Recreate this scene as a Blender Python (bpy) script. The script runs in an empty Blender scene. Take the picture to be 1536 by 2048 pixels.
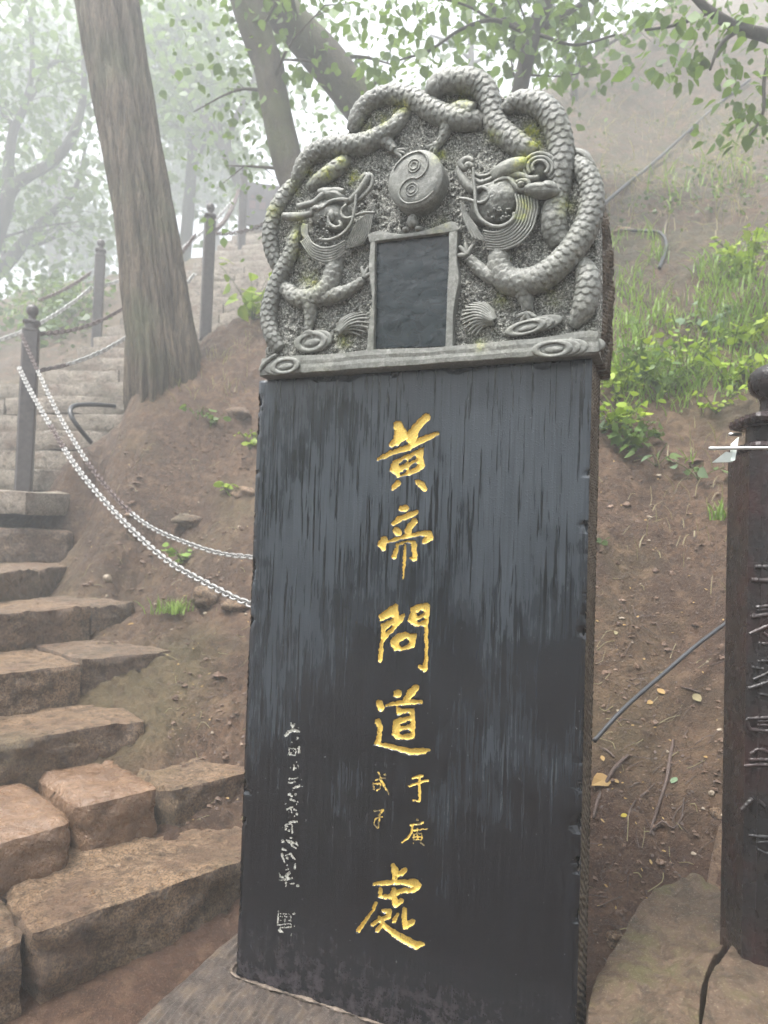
import bpy, math, random
import numpy as np
from math import radians, sin, cos, pi, sqrt

random.seed(7)
RNG = np.random.default_rng(11)
scene = bpy.context.scene
COL = scene.collection

# ------------------------------------------------------------------ camera
CAM_Z = 1.25
PITCH, ROLL = 0.03214, 0.03335
FPX = 1361.0                       # focal length in pixels of a 1536 x 2048 frame (23 mm equivalent)
cam_data = bpy.data.cameras.new("camera")
cam = bpy.data.objects.new("camera", cam_data)
COL.objects.link(cam)
cam_data.sensor_fit = 'VERTICAL'
cam_data.sensor_height = 34.6
cam_data.sensor_width = 25.95
cam_data.lens = FPX / 2048 * 34.6
cam_data.clip_start = 0.05
cam_data.clip_end = 400
cam_data.dof.use_dof = True
cam_data.dof.focus_distance = 1.60
cam_data.dof.aperture_fstop = 4.0


def rot_cam():
    a = pi / 2 + PITCH
    rx = np.array([[1, 0, 0], [0, cos(a), -sin(a)], [0, sin(a), cos(a)]])
    rz = np.array([[cos(ROLL), -sin(ROLL), 0], [sin(ROLL), cos(ROLL), 0], [0, 0, 1]])
    return rx @ rz


CAM_R = rot_cam()
import mathutils
cam.matrix_world = mathutils.Matrix.Translation((0, 0, CAM_Z)) @ mathutils.Matrix(CAM_R.tolist()).to_4x4()
scene.camera = cam

# ------------------------------------------------------------------ sky and sun (overcast, in cloud)
SUN_EL, SUN_AZ = 70, -125           # degrees; azimuth from +Y towards +X
world = bpy.data.worlds.new("World")
scene.world = world
world.use_nodes = True
wn = world.node_tree
wn.nodes.clear()
w_out = wn.nodes.new("ShaderNodeOutputWorld")
w_bg = wn.nodes.new("ShaderNodeBackground")
w_sky = wn.nodes.new("ShaderNodeTexSky")
w_sky.sky_type = 'NISHITA'
w_sky.sun_disc = False
w_sky.sun_elevation = radians(SUN_EL)
w_sky.sun_rotation = radians(SUN_AZ)
w_sky.air_density = 1.0
w_sky.dust_density = 6.0
w_sky.ozone_density = 1.0
w_hsv = wn.nodes.new("ShaderNodeHueSaturation")
w_hsv.inputs["Saturation"].default_value = 0.32      # cloud cover: the sky light is nearly white
wn.links.new(w_sky.outputs[0], w_hsv.inputs["Color"])
wn.links.new(w_hsv.outputs[0], w_bg.inputs[0])
w_bg.inputs[1].default_value = 0.07
wn.links.new(w_bg.outputs[0], w_out.inputs[0])

sun_data = bpy.data.lights.new("sun", 'SUN')
sun_data.energy = 1.5
sun_data.angle = radians(14)
sun_data.color = (1.0, 0.97, 0.93)
sun = bpy.data.objects.new("sun", sun_data)
COL.objects.link(sun)
_d = mathutils.Vector((sin(radians(SUN_AZ)) * cos(radians(SUN_EL)), cos(radians(SUN_AZ)) * cos(radians(SUN_EL)), sin(radians(SUN_EL))))
sun.rotation_euler = _d.to_track_quat('Z', 'Y').to_euler()

vs = scene.view_settings
vs.view_transform = 'Standard'
vs.look = 'None'
vs.exposure = 3.05
vs.gamma = 1.0
vs.use_curve_mapping = False
cy = scene.cycles
cy.use_denoising = True
cy.max_bounces = 7
cy.diffuse_bounces = 2
cy.glossy_bounces = 2
cy.volume_bounces = 3
cy.transparent_max_bounces = 8
cy.sample_clamp_indirect = 6.0
cy.use_adaptive_sampling = True
cy.adaptive_threshold = 0.02


# ------------------------------------------------------------------ picture <-> place
def ray(px, py):
    d = CAM_R @ np.array([(px - 768) / FPX, -(py - 1024) / FPX, -1.0])
    return d


def at_depth(px, py, d):
    """the point seen at a pixel, d metres in front of the camera (along y)"""
    r = ray(px, py)
    r = r / r[1] * d
    return np.array([r[0], r[1], r[2] + CAM_Z])


def at_z(px, py, z):
    r = ray(px, py)
    k = (z - CAM_Z) / r[2]
    return np.array([r[0] * k, r[1] * k, z])


# ------------------------------------------------------------------ noise
def _hash(ix, iy, iz, seed):
    h = (ix.astype(np.int64) * 374761393 + iy.astype(np.int64) * 668265263 + iz.astype(np.int64) * 2147483647 + seed * 974634777) & 0xFFFFFFFF
    h = ((h ^ (h >> 13)) * 1274126177) & 0xFFFFFFFF
    h = (h ^ (h >> 16)) & 0xFFFFFFFF
    return h.astype(np.float64) / 4294967295.0


def vnoise(x, y, z=None, seed=0):
    x = np.asarray(x, float); y = np.asarray(y, float)
    z = np.zeros_like(x) if z is None else np.asarray(z, float)
    x, y, z = np.broadcast_arrays(x, y, z)
    ix, iy, iz = np.floor(x), np.floor(y), np.floor(z)
    fx, fy, fz = x - ix, y - iy, z - iz
    fx = fx * fx * (3 - 2 * fx); fy = fy * fy * (3 - 2 * fy); fz = fz * fz * (3 - 2 * fz)
    r = 0
    for dx in (0, 1):
        wx = fx if dx else 1 - fx
        for dy in (0, 1):
            wy = fy if dy else 1 - fy
            for dz in (0, 1):
                wz = fz if dz else 1 - fz
                r = r + wx * wy * wz * _hash(ix + dx, iy + dy, iz + dz, seed)
    return r * 2 - 1


def fbm(x, y, z=None, oct=4, seed=0, gain=0.5, lac=2.03):
    a, r, s = 1.0, 0, 0
    x = np.asarray(x, float); y = np.asarray(y, float)
    if z is not None:
        z = np.asarray(z, float)
    for i in range(oct):
        r = r + a * vnoise(x, y, z, seed + i * 17)
        s += a
        a *= gain
        x = x * lac + 5.3; y = y * lac + 1.7
        if z is not None:
            z = z * lac + 9.1
    return r / s


# ------------------------------------------------------------------ objects
def setp(o, label=None, cat=None, group=None, kind=None):
    if label: o["label"] = label
    if cat: o["category"] = cat
    if group: o["group"] = group
    if kind: o["kind"] = kind
    return o


def new_mesh(name, V, F, mats=None, smooth=True, attrs=None, midx=None):
    me = bpy.data.meshes.new(name)
    V = np.asarray(V, float)
    if isinstance(F, np.ndarray) and F.ndim == 2:
        k = F.shape[1]
        n = F.shape[0]
        me.vertices.add(len(V)); me.vertices.foreach_set("co", V.ravel())
        me.loops.add(n * k); me.loops.foreach_set("vertex_index", F.ravel().astype(np.int32))
        me.polygons.add(n)
        me.polygons.foreach_set("loop_start", np.arange(0, n * k, k, dtype=np.int32))
        me.polygons.foreach_set("loop_total", np.full(n, k, dtype=np.int32))
    else:
        me.from_pydata([tuple(v) for v in V], [], [tuple(f) for f in F])
    me.update(calc_edges=True)
    me.validate()
    if smooth:
        me.polygons.foreach_set("use_smooth", np.ones(len(me.polygons), dtype=bool))
    for m in (mats if isinstance(mats, (list, tuple)) else [mats]):
        if m: me.materials.append(m)
    if midx is not None:
        me.polygons.foreach_set("material_index", np.asarray(midx, np.int32))
    for k, v in (attrs or {}).items():
        a = me.attributes.new(k, 'FLOAT', 'POINT')
        a.data.foreach_set("value", np.asarray(v, np.float32))
    return me


def obj(name, me, parent=None, loc=None, rot=None):
    o = bpy.data.objects.new(name, me)
    COL.objects.link(o)
    if parent is not None: o.parent = parent
    if loc is not None: o.location = tuple(loc)
    if rot is not None: o.rotation_euler = tuple(rot)
    return o


def empty(name, loc=(0, 0, 0), rz=0.0):
    o = bpy.data.objects.new(name, None)
    COL.objects.link(o)
    o.location = tuple(loc)
    o.rotation_euler = (0, 0, rz)
    o.empty_display_size = 0.05
    return o


class Geo:
    """collects quads / polygons of one mesh"""
    def __init__(self):
        self.V, self.F, self.n, self.A = [], [], 0, {}

    def add(self, V, F):
        V = np.asarray(V, float)
        self.V.append(V)
        for f in F:
            self.F.append(tuple(int(i) + self.n for i in f))
        self.n += len(V)

    def mesh(self, name, mat, smooth=True, attrs=None):
        return new_mesh(name, np.vstack(self.V), self.F, mat, smooth, attrs)


def grid_faces(nu, nv, wrap_v=False, base=0):
    """quads of a (nu x nv) vertex grid"""
    i = np.arange(nu - 1)[:, None]
    jn = nv if wrap_v else nv - 1
    j = np.arange(jn)[None, :]
    j2 = (j + 1) % nv
    a = i * nv + j; b = (i + 1) * nv + j; c = (i + 1) * nv + j2; d = i * nv + j2
    return np.stack([a, d, c, b], -1).reshape(-1, 4) + base


def catmull(P, n):
    """n points evenly spaced along a Catmull-Rom curve through P (rows may carry extra columns)"""
    P = np.asarray(P, float)
    if len(P) == 2:
        t = np.linspace(0, 1, n)[:, None]
        return P[0] * (1 - t) + P[1] * t
    Q = np.vstack([2 * P[0] - P[1], P, 2 * P[-1] - P[-2]])
    out = []
    for i in range(len(P) - 1):
        p0, p1, p2, p3 = Q[i], Q[i + 1], Q[i + 2], Q[i + 3]
        t = np.linspace(0, 1, 24, endpoint=False)[:, None]
        out.append(0.5 * ((2 * p1) + (-p0 + p2) * t + (2 * p0 - 5 * p1 + 4 * p2 - p3) * t ** 2 + (-p0 + 3 * p1 - 3 * p2 + p3) * t ** 3))
    out = np.vstack(out + [P[-1:]])
    s = np.concatenate([[0], np.cumsum(np.linalg.norm(np.diff(out[:, :3], axis=0), axis=1))])
    u = np.linspace(0, s[-1], n)
    return np.stack([np.interp(u, s, out[:, k]) for k in range(out.shape[1])], 1)


def sweep(path, rad, ring=24, disp=None, up=(0, -1, 0), flat=1.0, taper_ends=True):
    """tube along path (N,3) with radii (N,). theta=0 points along `up`. disp(s, theta, r)->dr. returns V, F, S, TH"""
    P = np.asarray(path, float); R = np.asarray(rad, float)
    N = len(P)
    T = np.gradient(P, axis=0)
    T /= np.linalg.norm(T, axis=1)[:, None] + 1e-9
    U = np.tile(np.asarray(up, float), (N, 1))
    U = U - (U * T).sum(1)[:, None] * T
    bad = np.linalg.norm(U, axis=1) < 1e-3
    if bad.any():
        U[bad] = np.cross(T[bad], np.array([0.31, 0.17, 0.93]))
    U /= np.linalg.norm(U, axis=1)[:, None]
    B = np.cross(T, U)
    s = np.concatenate([[0], np.cumsum(np.linalg.norm(np.diff(P, axis=0), axis=1))])
    th = np.arange(ring) / ring * 2 * pi
    S = np.repeat(s[:, None], ring, 1); TH = np.repeat(th[None, :], N, 0)
    RR = np.repeat(R[:, None], ring, 1)
    if disp is not None:
        RR = RR + disp(S, TH, RR)
    V = P[:, None, :] + U[:, None, :] * (RR * np.cos(TH) * flat)[..., None] + B[:, None, :] * (RR * np.sin(TH))[..., None]
    V = V.reshape(-1, 3)
    F = grid_faces(N, ring, True)
    # caps
    n0 = len(V)
    V = np.vstack([V, P[0] - T[0] * R[0] * 0.25, P[-1] + T[-1] * R[-1] * 0.25])
    j = np.arange(ring); j2 = (j + 1) % ring
    c0 = np.stack([np.full(ring, n0), j2, j, j], 1)
    e = (N - 1) * ring
    c1 = np.stack([np.full(ring, n0 + 1), e + j, e + j2, e + j2], 1)
    return V, F, np.vstack([c0[:, :3]]), np.vstack([c1[:, :3]]), S, TH


def add_sweep(g, *a, **k):
    V, F, c0, c1, S, TH = sweep(*a, **k)
    g.add(V, list(F) + list(c0) + list(c1))


def add_ellipsoid(g, c, ax, nu=16, nv=24, disp=None):
    """ax: 3x3 rows are the semi-axes"""
    c = np.asarray(c, float); ax = np.asarray(ax, float)
    u = np.linspace(0.02, pi - 0.02, nu); v = np.arange(nv) / nv * 2 * pi
    U, W = np.meshgrid(u, v, indexing='ij')
    D = np.stack([np.sin(U) * np.cos(W), np.sin(U) * np.sin(W), np.cos(U)], -1).reshape(-1, 3)
    m = 1.0
    if disp is not None:
        m = (1 + disp(D[:, 0], D[:, 1], D[:, 2]))[:, None]
    V = c + (D * m) @ ax
    F = [tuple(f) for f in grid_faces(nu, nv, True)]
    F.append(tuple(range(nv))[::-1]); F.append(tuple((nu - 1) * nv + k for k in range(nv)))
    g.add(V, F)


def add_box(g, lo, hi, R=None, c=None):
    x0, y0, z0 = lo; x1, y1, z1 = hi
    V = np.array([[x0, y0, z0], [x1, y0, z0], [x1, y1, z0], [x0, y1, z0], [x0, y0, z1], [x1, y0, z1], [x1, y1, z1], [x0, y1, z1]], float)
    if R is not None: V = V @ np.asarray(R).T
    if c is not None: V = V + np.asarray(c)
    g.add(V, [(0, 3, 2, 1), (4, 5, 6, 7), (0, 1, 5, 4), (1, 2, 6, 5), (2, 3, 7, 6), (3, 0, 4, 7)])


def in_poly(x, y, poly):
    poly = np.asarray(poly, float)
    r = np.zeros(x.shape, bool)
    n = len(poly)
    for i in range(n):
        x0, y0 = poly[i]; x1, y1 = poly[(i + 1) % n]
        c = ((y0 > y) != (y1 > y)) & (x < (x1 - x0) * (y - y0) / ((y1 - y0) if y1 != y0 else 1e-9) + x0)
        r ^= c
    return r


def sd_stroke(x, y, pts):
    """signed distance to a chain of round strokes, pts = [(x, y, r), ...] (negative inside)"""
    d = np.full(x.shape, 1e9)
    if len(pts) == 1:
        p = pts[0]
        return np.hypot(x - p[0], y - p[1]) - p[2]
    for (x0, y0, r0), (x1, y1, r1) in zip(pts[:-1], pts[1:]):
        dx, dy = x1 - x0, y1 - y0
        L = dx * dx + dy * dy + 1e-9
        t = np.clip(((x - x0) * dx + (y - y0) * dy) / L, 0, 1)
        d = np.minimum(d, np.hypot(x - x0 - dx * t, y - y0 - dy * t) - (r0 + (r1 - r0) * t))
    return d


def sd_poly(x, y, poly):
    ins = in_poly(x, y, poly)
    pts = [(p[0], p[1], 0.0) for p in poly] + [(poly[0][0], poly[0][1], 0.0)]
    d = sd_stroke(x, y, pts)
    return np.where(ins, -d, d)

# ------------------------------------------------------------------ materials
class NT:
    def __init__(self, name):
        self.m = bpy.data.materials.new(name)
        self.m.use_nodes = True
        self.t = self.m.node_tree
        self.t.nodes.clear()
        self.out = self.t.nodes.new("ShaderNodeOutputMaterial")
        self.bsdf = self.t.nodes.new("ShaderNodeBsdfPrincipled")
        self.t.links.new(self.bsdf.outputs[0], self.out.inputs[0])
        self.coord = self.t.nodes.new("ShaderNodeTexCoord")

    def n(self, typ, ins=None, **props):
        nd = self.t.nodes.new("ShaderNode" + typ)
        for k, v in props.items():
            setattr(nd, k, v)
        for k, v in (ins or {}).items():
            self.set(nd, k, v)
        return nd

    def set(self, nd, k, v):
        s = nd.inputs[k]
        if isinstance(v, bpy.types.NodeSocket):
            self.t.links.new(v, s)
        elif isinstance(v, bpy.types.Node):
            self.t.links.new(v.outputs[0], s)
        else:
            if isinstance(v, (tuple, list)) and len(v) == 3 and s.type == 'RGBA':
                v = (*v, 1.0)
            s.default_value = v

    def mapped(self, scale=(1, 1, 1), rot=(0, 0, 0), which="Object"):
        return self.n("Mapping", {"Vector": self.coord.outputs[which], "Scale": scale, "Rotation": rot})

    def noise(self, scale, detail=4, rough=0.55, vec=None, dist=0.0):
        return self.n("TexNoise", {"Vector": vec or self.coord.outputs["Object"], "Scale": scale, "Detail": detail, "Roughness": rough, "Distortion": dist}).outputs[0]

    def ramp(self, fac, stops, interp='LINEAR'):
        r = self.n("ValToRGB", {"Fac": fac})
        cr = r.color_ramp
        cr.interpolation = interp
        while len(cr.elements) < len(stops): cr.elements.new(0.5)
        for e, (p, c) in zip(cr.elements, stops):
            e.position = p
            e.color = (*c, 1) if isinstance(c, (tuple, list)) else (c, c, c, 1)
        return r.outputs[0]

    def mix(self, fac, a, b, mode='MIX'):
        x = self.n("Mix", data_type='RGBA', blend_type=mode)
        self.set(x, 0, fac); self.set(x, 6, a); self.set(x, 7, b)
        return x.outputs[2]

    def math(self, op, a, b=None, clamp=False):
        x = self.n("Math", operation=op, use_clamp=clamp)
        self.set(x, 0, a)
        if b is not None: self.set(x, 1, b)
        return x.outputs[0]

    def attr(self, name):
        return self.n("Attribute", attribute_name=name).outputs["Fac"]

    def bump(self, h, strength=0.5, dist=0.01, normal=None):
        b = self.n("Bump", {"Height": h, "Strength": strength, "Distance": dist})
        if normal: self.set(b, "Normal", normal)
        return b.outputs[0]

    def rnd(self):
        return self.n("ObjectInfo").outputs["Random"]

    def done(self, color, rough=0.6, normal=None, spec=0.5, metallic=0.0, coat=None):
        self.set(self.bsdf, "Base Color", color)
        self.set(self.bsdf, "Roughness", rough)
        self.set(self.bsdf, "Specular IOR Level", spec)
        self.set(self.bsdf, "Metallic", metallic)
        if normal is not None: self.set(self.bsdf, "Normal", normal)
        if coat is not None:
            self.set(self.bsdf, "Coat Weight", coat[0]); self.set(self.bsdf, "Coat Roughness", coat[1])
        return self.m


M = {}

# wet brown soil
t = NT("wet_soil")
n1 = t.noise(2.2, 6, 0.6); n2 = t.noise(38, 5, 0.65); n3 = t.noise(190, 3, 0.6); n4 = t.noise(0.9, 4)
c = t.ramp(n1, [(0.30, (0.040, 0.022, 0.013)), (0.52, (0.092, 0.053, 0.031)), (0.72, (0.155, 0.094, 0.056))])
c = t.mix(t.ramp(n2, [(0.40, 0.85), (0.58, 0.0)]), c, (0.055, 0.034, 0.023))
c = t.mix(t.ramp(t.noise(13, 5, 0.7), [(0.50, 0.0), (0.66, 0.6)]), c, (0.195, 0.125, 0.077))
c = t.mix(t.ramp(n3, [(0.56, 0.0), (0.72, 0.5)]), c, (0.30, 0.22, 0.16))
c = t.mix(t.ramp(n4, [(0.50, 0.0), (0.68, 0.35)]), c, (0.12, 0.115, 0.05))
red = t.attr("red")
c = t.mix(t.math('MULTIPLY', red, 0.35), c, t.ramp(n2, [(0.3, (0.095, 0.050, 0.037)), (0.7, (0.165, 0.092, 0.068))]))
grn = t.math('MULTIPLY', t.attr("green"), t.ramp(t.noise(9, 5, 0.7), [(0.38, 0.0), (0.6, 0.9)]))
c = t.mix(grn, c, (0.050, 0.048, 0.027))
h = t.math('ADD', t.noise(16, 13, 0.75), t.math('MULTIPLY', n3, 0.15))
c = t.mix(t.ramp(h, [(0.44, 0.7), (0.56, 0.0)]), c, (0.05, 0.030, 0.019))
M["soil"] = t.done(c, t.ramp(n2, [(0.3, 0.48), (0.7, 0.8)]), t.bump(h, 1.0, 0.045), 0.3)

# worn conglomerate of the stair stones (wet)
def stair_mat(name, a, b, d, speck, rough0):
    t = NT(name)
    off = t.n("VectorMath", operation='ADD'); t.set(off, 0, t.coord.outputs["Object"])
    rv = t.n("CombineXYZ", {"X": t.math('MULTIPLY', t.rnd(), 37.0), "Y": t.math('MULTIPLY', t.rnd(), 11.0)})
    t.set(off, 1, rv.outputs[0])
    v = off.outputs[0]
    n1 = t.noise(5, 6, 0.65, v, 0.4); n2 = t.noise(55, 5, 0.7, v); n3 = t.noise(170, 3, 0.6, v); n4 = t.noise(2.0, 3, 0.5, v)
    c = t.ramp(n1, [(0.30, a), (0.50, b), (0.70, d)])
    c = t.mix(t.ramp(n2, [(0.44, 0.0), (0.62, 0.8)]), c, speck)
    c = t.mix(t.ramp(n3, [(0.40, 0.75), (0.54, 0.0)]), c, (0.045, 0.033, 0.024))
    c = t.mix(t.ramp(n4, [(0.52, 0.0), (0.70, 0.6)]), c, (0.085, 0.075, 0.042))
    c = t.mix(t.ramp(t.noise(3.1, 5, 0.7, v), [(0.50, 0.0), (0.64, 0.75)]), c, (0.125, 0.078, 0.052))
    h = t.noise(20, 13, 0.76, v)
    c = t.mix(t.ramp(h, [(0.38, 0.8), (0.50, 0.0)]), c, (0.05, 0.034, 0.022))
    return t.done(c, t.ramp(n2, [(0.3, rough0), (0.7, rough0 + 0.3)]), t.bump(h, 1.0, 0.03), 0.5)

M["step"] = stair_mat("stair_stone", (0.095, 0.058, 0.033), (0.21, 0.132, 0.075), (0.32, 0.20, 0.108), (0.40, 0.285, 0.185), 0.22)
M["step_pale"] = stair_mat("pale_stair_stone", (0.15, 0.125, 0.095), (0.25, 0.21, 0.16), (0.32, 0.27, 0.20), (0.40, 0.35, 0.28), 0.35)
M["step_dark"] = stair_mat("stair_stone_brown", (0.075, 0.049, 0.031), (0.155, 0.10, 0.062), (0.225, 0.148, 0.088), (0.30, 0.218, 0.148), 0.28)
t = NT("mossy_rock")
n1 = t.noise(4.5, 6, 0.62, None, 0.6); n2 = t.noise(18, 12, 0.74); n3 = t.noise(9, 8, 0.7); n4 = t.noise(240, 3, 0.6)
c = t.ramp(n1, [(0.32, (0.042, 0.028, 0.016)), (0.45, (0.086, 0.056, 0.034)), (0.55, (0.115, 0.076, 0.050)), (0.68, (0.060, 0.050, 0.020))])
c = t.mix(t.ramp(n3, [(0.50, 0.0), (0.62, 0.7)]), c, (0.075, 0.072, 0.024))
c = t.mix(t.ramp(n2, [(0.38, 0.9), (0.52, 0.0)]), c, (0.038, 0.028, 0.017))
c = t.mix(t.ramp(n4, [(0.58, 0.0), (0.70, 0.6)]), c, (0.32, 0.26, 0.19))
M["rock"] = t.done(c, t.ramp(n2, [(0.3, 0.3), (0.7, 0.6)]), t.bump(n2, 0.9, 0.02), 0.5)
t = NT("red_sandstone")
n1 = t.noise(6, 5, 0.6); n2 = t.noise(70, 4, 0.7); n3 = t.noise(20, 5, 0.6)
c = t.ramp(n1, [(0.3, (0.10, 0.060, 0.037)), (0.55, (0.165, 0.102, 0.063)), (0.75, (0.24, 0.155, 0.095))])
c = t.mix(t.ramp(n3, [(0.50, 0.0), (0.66, 0.7)]), c, (0.10, 0.062, 0.042))
c = t.mix(t.ramp(n2, [(0.56, 0.0), (0.70, 0.5)]), c, (0.30, 0.22, 0.16))
M["red_stone"] = t.done(c, t.ramp(n3, [(0.3, 0.16), (0.7, 0.40)]), t.bump(t.math('ADD', n3, t.math('MULTIPLY', n2, 0.6)), 0.8, 0.016), 0.5)

# grey carved limestone of the capital, with lichen
def carved(name, gran, tone=1.0):
    t = NT(name)
    n1 = t.noise(14, 6, 0.65); n2 = t.noise(120, 5, 0.7); n3 = t.noise(330, 3, 0.6); n4 = t.noise(42, 5, 0.7)
    k = tone
    c = t.ramp(n1, [(0.3, (0.155 * k, 0.165 * k, 0.15 * k)), (0.55, (0.255 * k, 0.262 * k, 0.24 * k)), (0.75, (0.33 * k, 0.335 * k, 0.30 * k))])
    c = t.mix(t.ramp(n2, [(0.42, 0.55), (0.60, 0.0)]), c, (0.075, 0.078, 0.065))
    c = t.mix(t.ramp(n4, [(0.57, 0.0), (0.68, 0.45)]), c, (0.42, 0.43, 0.39))
    if gran:
        c = t.mix(t.ramp(t.noise(210, 3, 0.7), [(0.52, 0.0), (0.57, 0.95)]), c, (0.52, 0.52, 0.47))
        c = t.mix(t.ramp(t.noise(180, 3, 0.7), [(0.40, 0.95), (0.47, 0.0)]), c, (0.035, 0.038, 0.026))
    mo = t.math('MULTIPLY', t.attr("moss"), t.ramp(n2, [(0.36, 0.15), (0.56, 1.0)]), True)
    c = t.mix(mo, c, t.ramp(t.noise(90, 4, 0.7), [(0.35, (0.10, 0.125, 0.018)), (0.52, (0.27, 0.31, 0.035)), (0.66, (0.46, 0.44, 0.07))]))
    h = t.math('ADD', t.math('MULTIPLY', n2, 1.0 if gran else 0.5), t.math('MULTIPLY', n3, 0.9 if gran else 0.3))
    return t.done(c, t.ramp(n1, [(0.3, 0.42), (0.7, 0.65)]), t.bump(h, 0.9 if gran else 0.6, 0.008 if gran else 0.004), 0.45)

M["carved"] = carved("carved_limestone", False, 0.80)
M["ground_carved"] = carved("pitted_limestone", True, 0.80)
M["disc"] = carved("smooth_limestone", False, 0.82)

# chiselled sides (diagonal tooling)
t = NT("chiselled_stone")
mv = t.mapped((1, 1, 1), (radians(35), radians(28), 0))
w = t.n("TexWave", {"Vector": mv, "Scale": 26.0, "Distortion": 3.0, "Detail": 3.0, "Detail Scale": 2.0}, bands_direction='Z')
n1 = t.noise(16, 5, 0.6)
c = t.ramp(n1, [(0.3, (0.085, 0.066, 0.045)), (0.6, (0.15, 0.12, 0.085)), (0.8, (0.18, 0.155, 0.12))])
c = t.mix(t.ramp(w.outputs[1], [(0.2, 0.7), (0.55, 0.0)]), c, (0.04, 0.032, 0.024))
M["chisel"] = t.done(c, 0.6, t.bump(w.outputs[1], 0.9, 0.008), 0.4)

# wet black slab: polished stone with runs of water
t = NT("wet_black_stone")
streak = t.noise(150, 4, 0.65, t.mapped((1, 1, 0.03)), 0.2)
run = t.noise(95, 3, 0.6, t.mapped((1, 1, 0.04)), 0.3)          # thin runs of water
tongue = t.noise(55, 5, 0.65, t.mapped((1, 1, 0.13)), 0.35)          # ragged lower edges of the beaded film
patch = t.noise(2.6, 4, 0.55, t.mapped((1, 1, 0.75)))
sep = t.n("SeparateXYZ", {"Vector": t.coord.outputs["Object"]})
hgt = t.math('MULTIPLY', sep.outputs[2], 0.20)
film = t.math('ADD', t.math('ADD', t.math('MULTIPLY', patch, 0.85), t.math('MULTIPLY', tongue, 0.32)), hgt)
film = t.ramp(film, [(0.70, 0.0), (0.86, 1.0)])
film = t.math('MULTIPLY', film, t.ramp(run, [(0.38, 0.0), (0.45, 1.0)]))
beads = t.n("TexVoronoi", {"Vector": t.mapped((1, 1, 0.7)), "Scale": 230.0, "Randomness": 1.0})
bead_h = t.ramp(beads.outputs["Distance"], [(0.0, 1.0), (0.4, 0.0)])
c = t.mix(film, t.ramp(streak, [(0.35, (0.004, 0.0045, 0.006)), (0.7, (0.012, 0.014, 0.018))]), t.ramp(streak, [(0.3, (0.018, 0.024, 0.031)), (0.7, (0.042, 0.053, 0.066))]))
dirt = t.attr("dirt")
c = t.mix(t.math('MULTIPLY', dirt, t.ramp(t.noise(30, 8, 0.75), [(0.45, 0.0), (0.62, 0.85)])), c, (0.075, 0.062, 0.070))
fl = t.ramp(t.noise(85, 3, 0.7), [(0.70, 0.0), (0.74, 0.7)])
c = t.mix(fl, c, (0.20, 0.20, 0.21))
rough = t.mix(film, t.ramp(streak, [(0.35, 0.06), (0.7, 0.20)]), t.ramp(streak, [(0.3, 0.30), (0.7, 0.46)]))
h = t.math('ADD', t.math('MULTIPLY', streak, 0.8), t.math('ADD', t.math('MULTIPLY', t.math('MULTIPLY', bead_h, film), 0.5), t.math('MULTIPLY', t.noise(420, 2), 0.18)))
M["slab"] = t.done(c, rough, t.bump(h, 0.26, 0.0035), 0.6)
M["slab"]["wet"] = 1

t = NT("black_recessed_panel")
n1 = t.noise(26, 6, 0.7, t.mapped((1, 1, 1.6), (0, radians(30), 0)), 0.8); n2 = t.noise(300, 3)
c = t.ramp(n1, [(0.3, (0.004, 0.008, 0.010)), (0.7, (0.012, 0.020, 0.024))])
M["panel"] = t.done(c, t.ramp(n1, [(0.3, 0.08), (0.7, 0.26)]), t.bump(t.math('ADD', n1, t.math('MULTIPLY', n2, 0.2)), 0.28, 0.006), 0.45)

def gold(name, wear):
    t = NT(name)
    n1 = t.noise(330, 3, 0.7); n2 = t.noise(60, 5, 0.7)
    c = t.ramp(n1, [(0.3, (0.50, 0.32, 0.055)), (0.55, (0.78, 0.56, 0.12)), (0.75, (0.86, 0.68, 0.26))])
    c = t.mix(t.ramp(n2, [(wear, 0.0), (wear + 0.06, 0.85)]), c, (0.045, 0.04, 0.032))
    return t.done(c, 0.42, t.bump(n1, 0.7, 0.002), 0.5, 0.2)

M["gold"] = gold("gold_paint", 0.63)
M["gold_worn"] = gold("worn_gold_paint", 0.50)
t = NT("flaking_white_paint")
n1 = t.noise(230, 4, 0.7)
c = t.ramp(n1, [(0.42, (0.10, 0.10, 0.085)), (0.50, (0.38, 0.38, 0.33)), (0.62, (0.50, 0.50, 0.48))])
M["flake"] = t.done(c, 0.6, t.bump(n1, 0.5, 0.002), 0.4)

# plinth: ribbed, muddy
t = NT("ribbed_base_stone")
w = t.n("TexWave", {"Vector": t.mapped((1, 0.2, 0.2)), "Scale": 12.0, "Distortion": 6.0, "Detail": 4.0, "Detail Scale": 3.0}, bands_direction='X')
n1 = t.noise(12, 6, 0.7); n2 = t.noise(150, 4, 0.7)
c = t.ramp(n1, [(0.3, (0.032, 0.024, 0.019)), (0.5, (0.064, 0.048, 0.038)), (0.66, (0.098, 0.070, 0.044)), (0.8, (0.14, 0.092, 0.046))])
c = t.mix(t.ramp(n2, [(0.55, 0.0), (0.72, 0.5)]), c, (0.24, 0.22, 0.20))
h = t.math('ADD', t.noise(24, 12, 0.75), t.math('MULTIPLY', n2, 0.4))
c = t.mix(t.ramp(h, [(0.60, 0.85), (0.72, 0.0)]), c, (0.035, 0.026, 0.020))
M["plinth"] = t.done(c, t.ramp(n1, [(0.3, 0.3), (0.7, 0.6)]), t.bump(h, 0.9, 0.010), 0.5)
t = NT("pale_mortar")
n1 = t.noise(90, 4, 0.7)
M["mortar"] = t.done(t.ramp(n1, [(0.35, (0.06, 0.045, 0.034)), (0.7, (0.19, 0.15, 0.115))]), 0.7, t.bump(n1, 0.7, 0.006))

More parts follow.
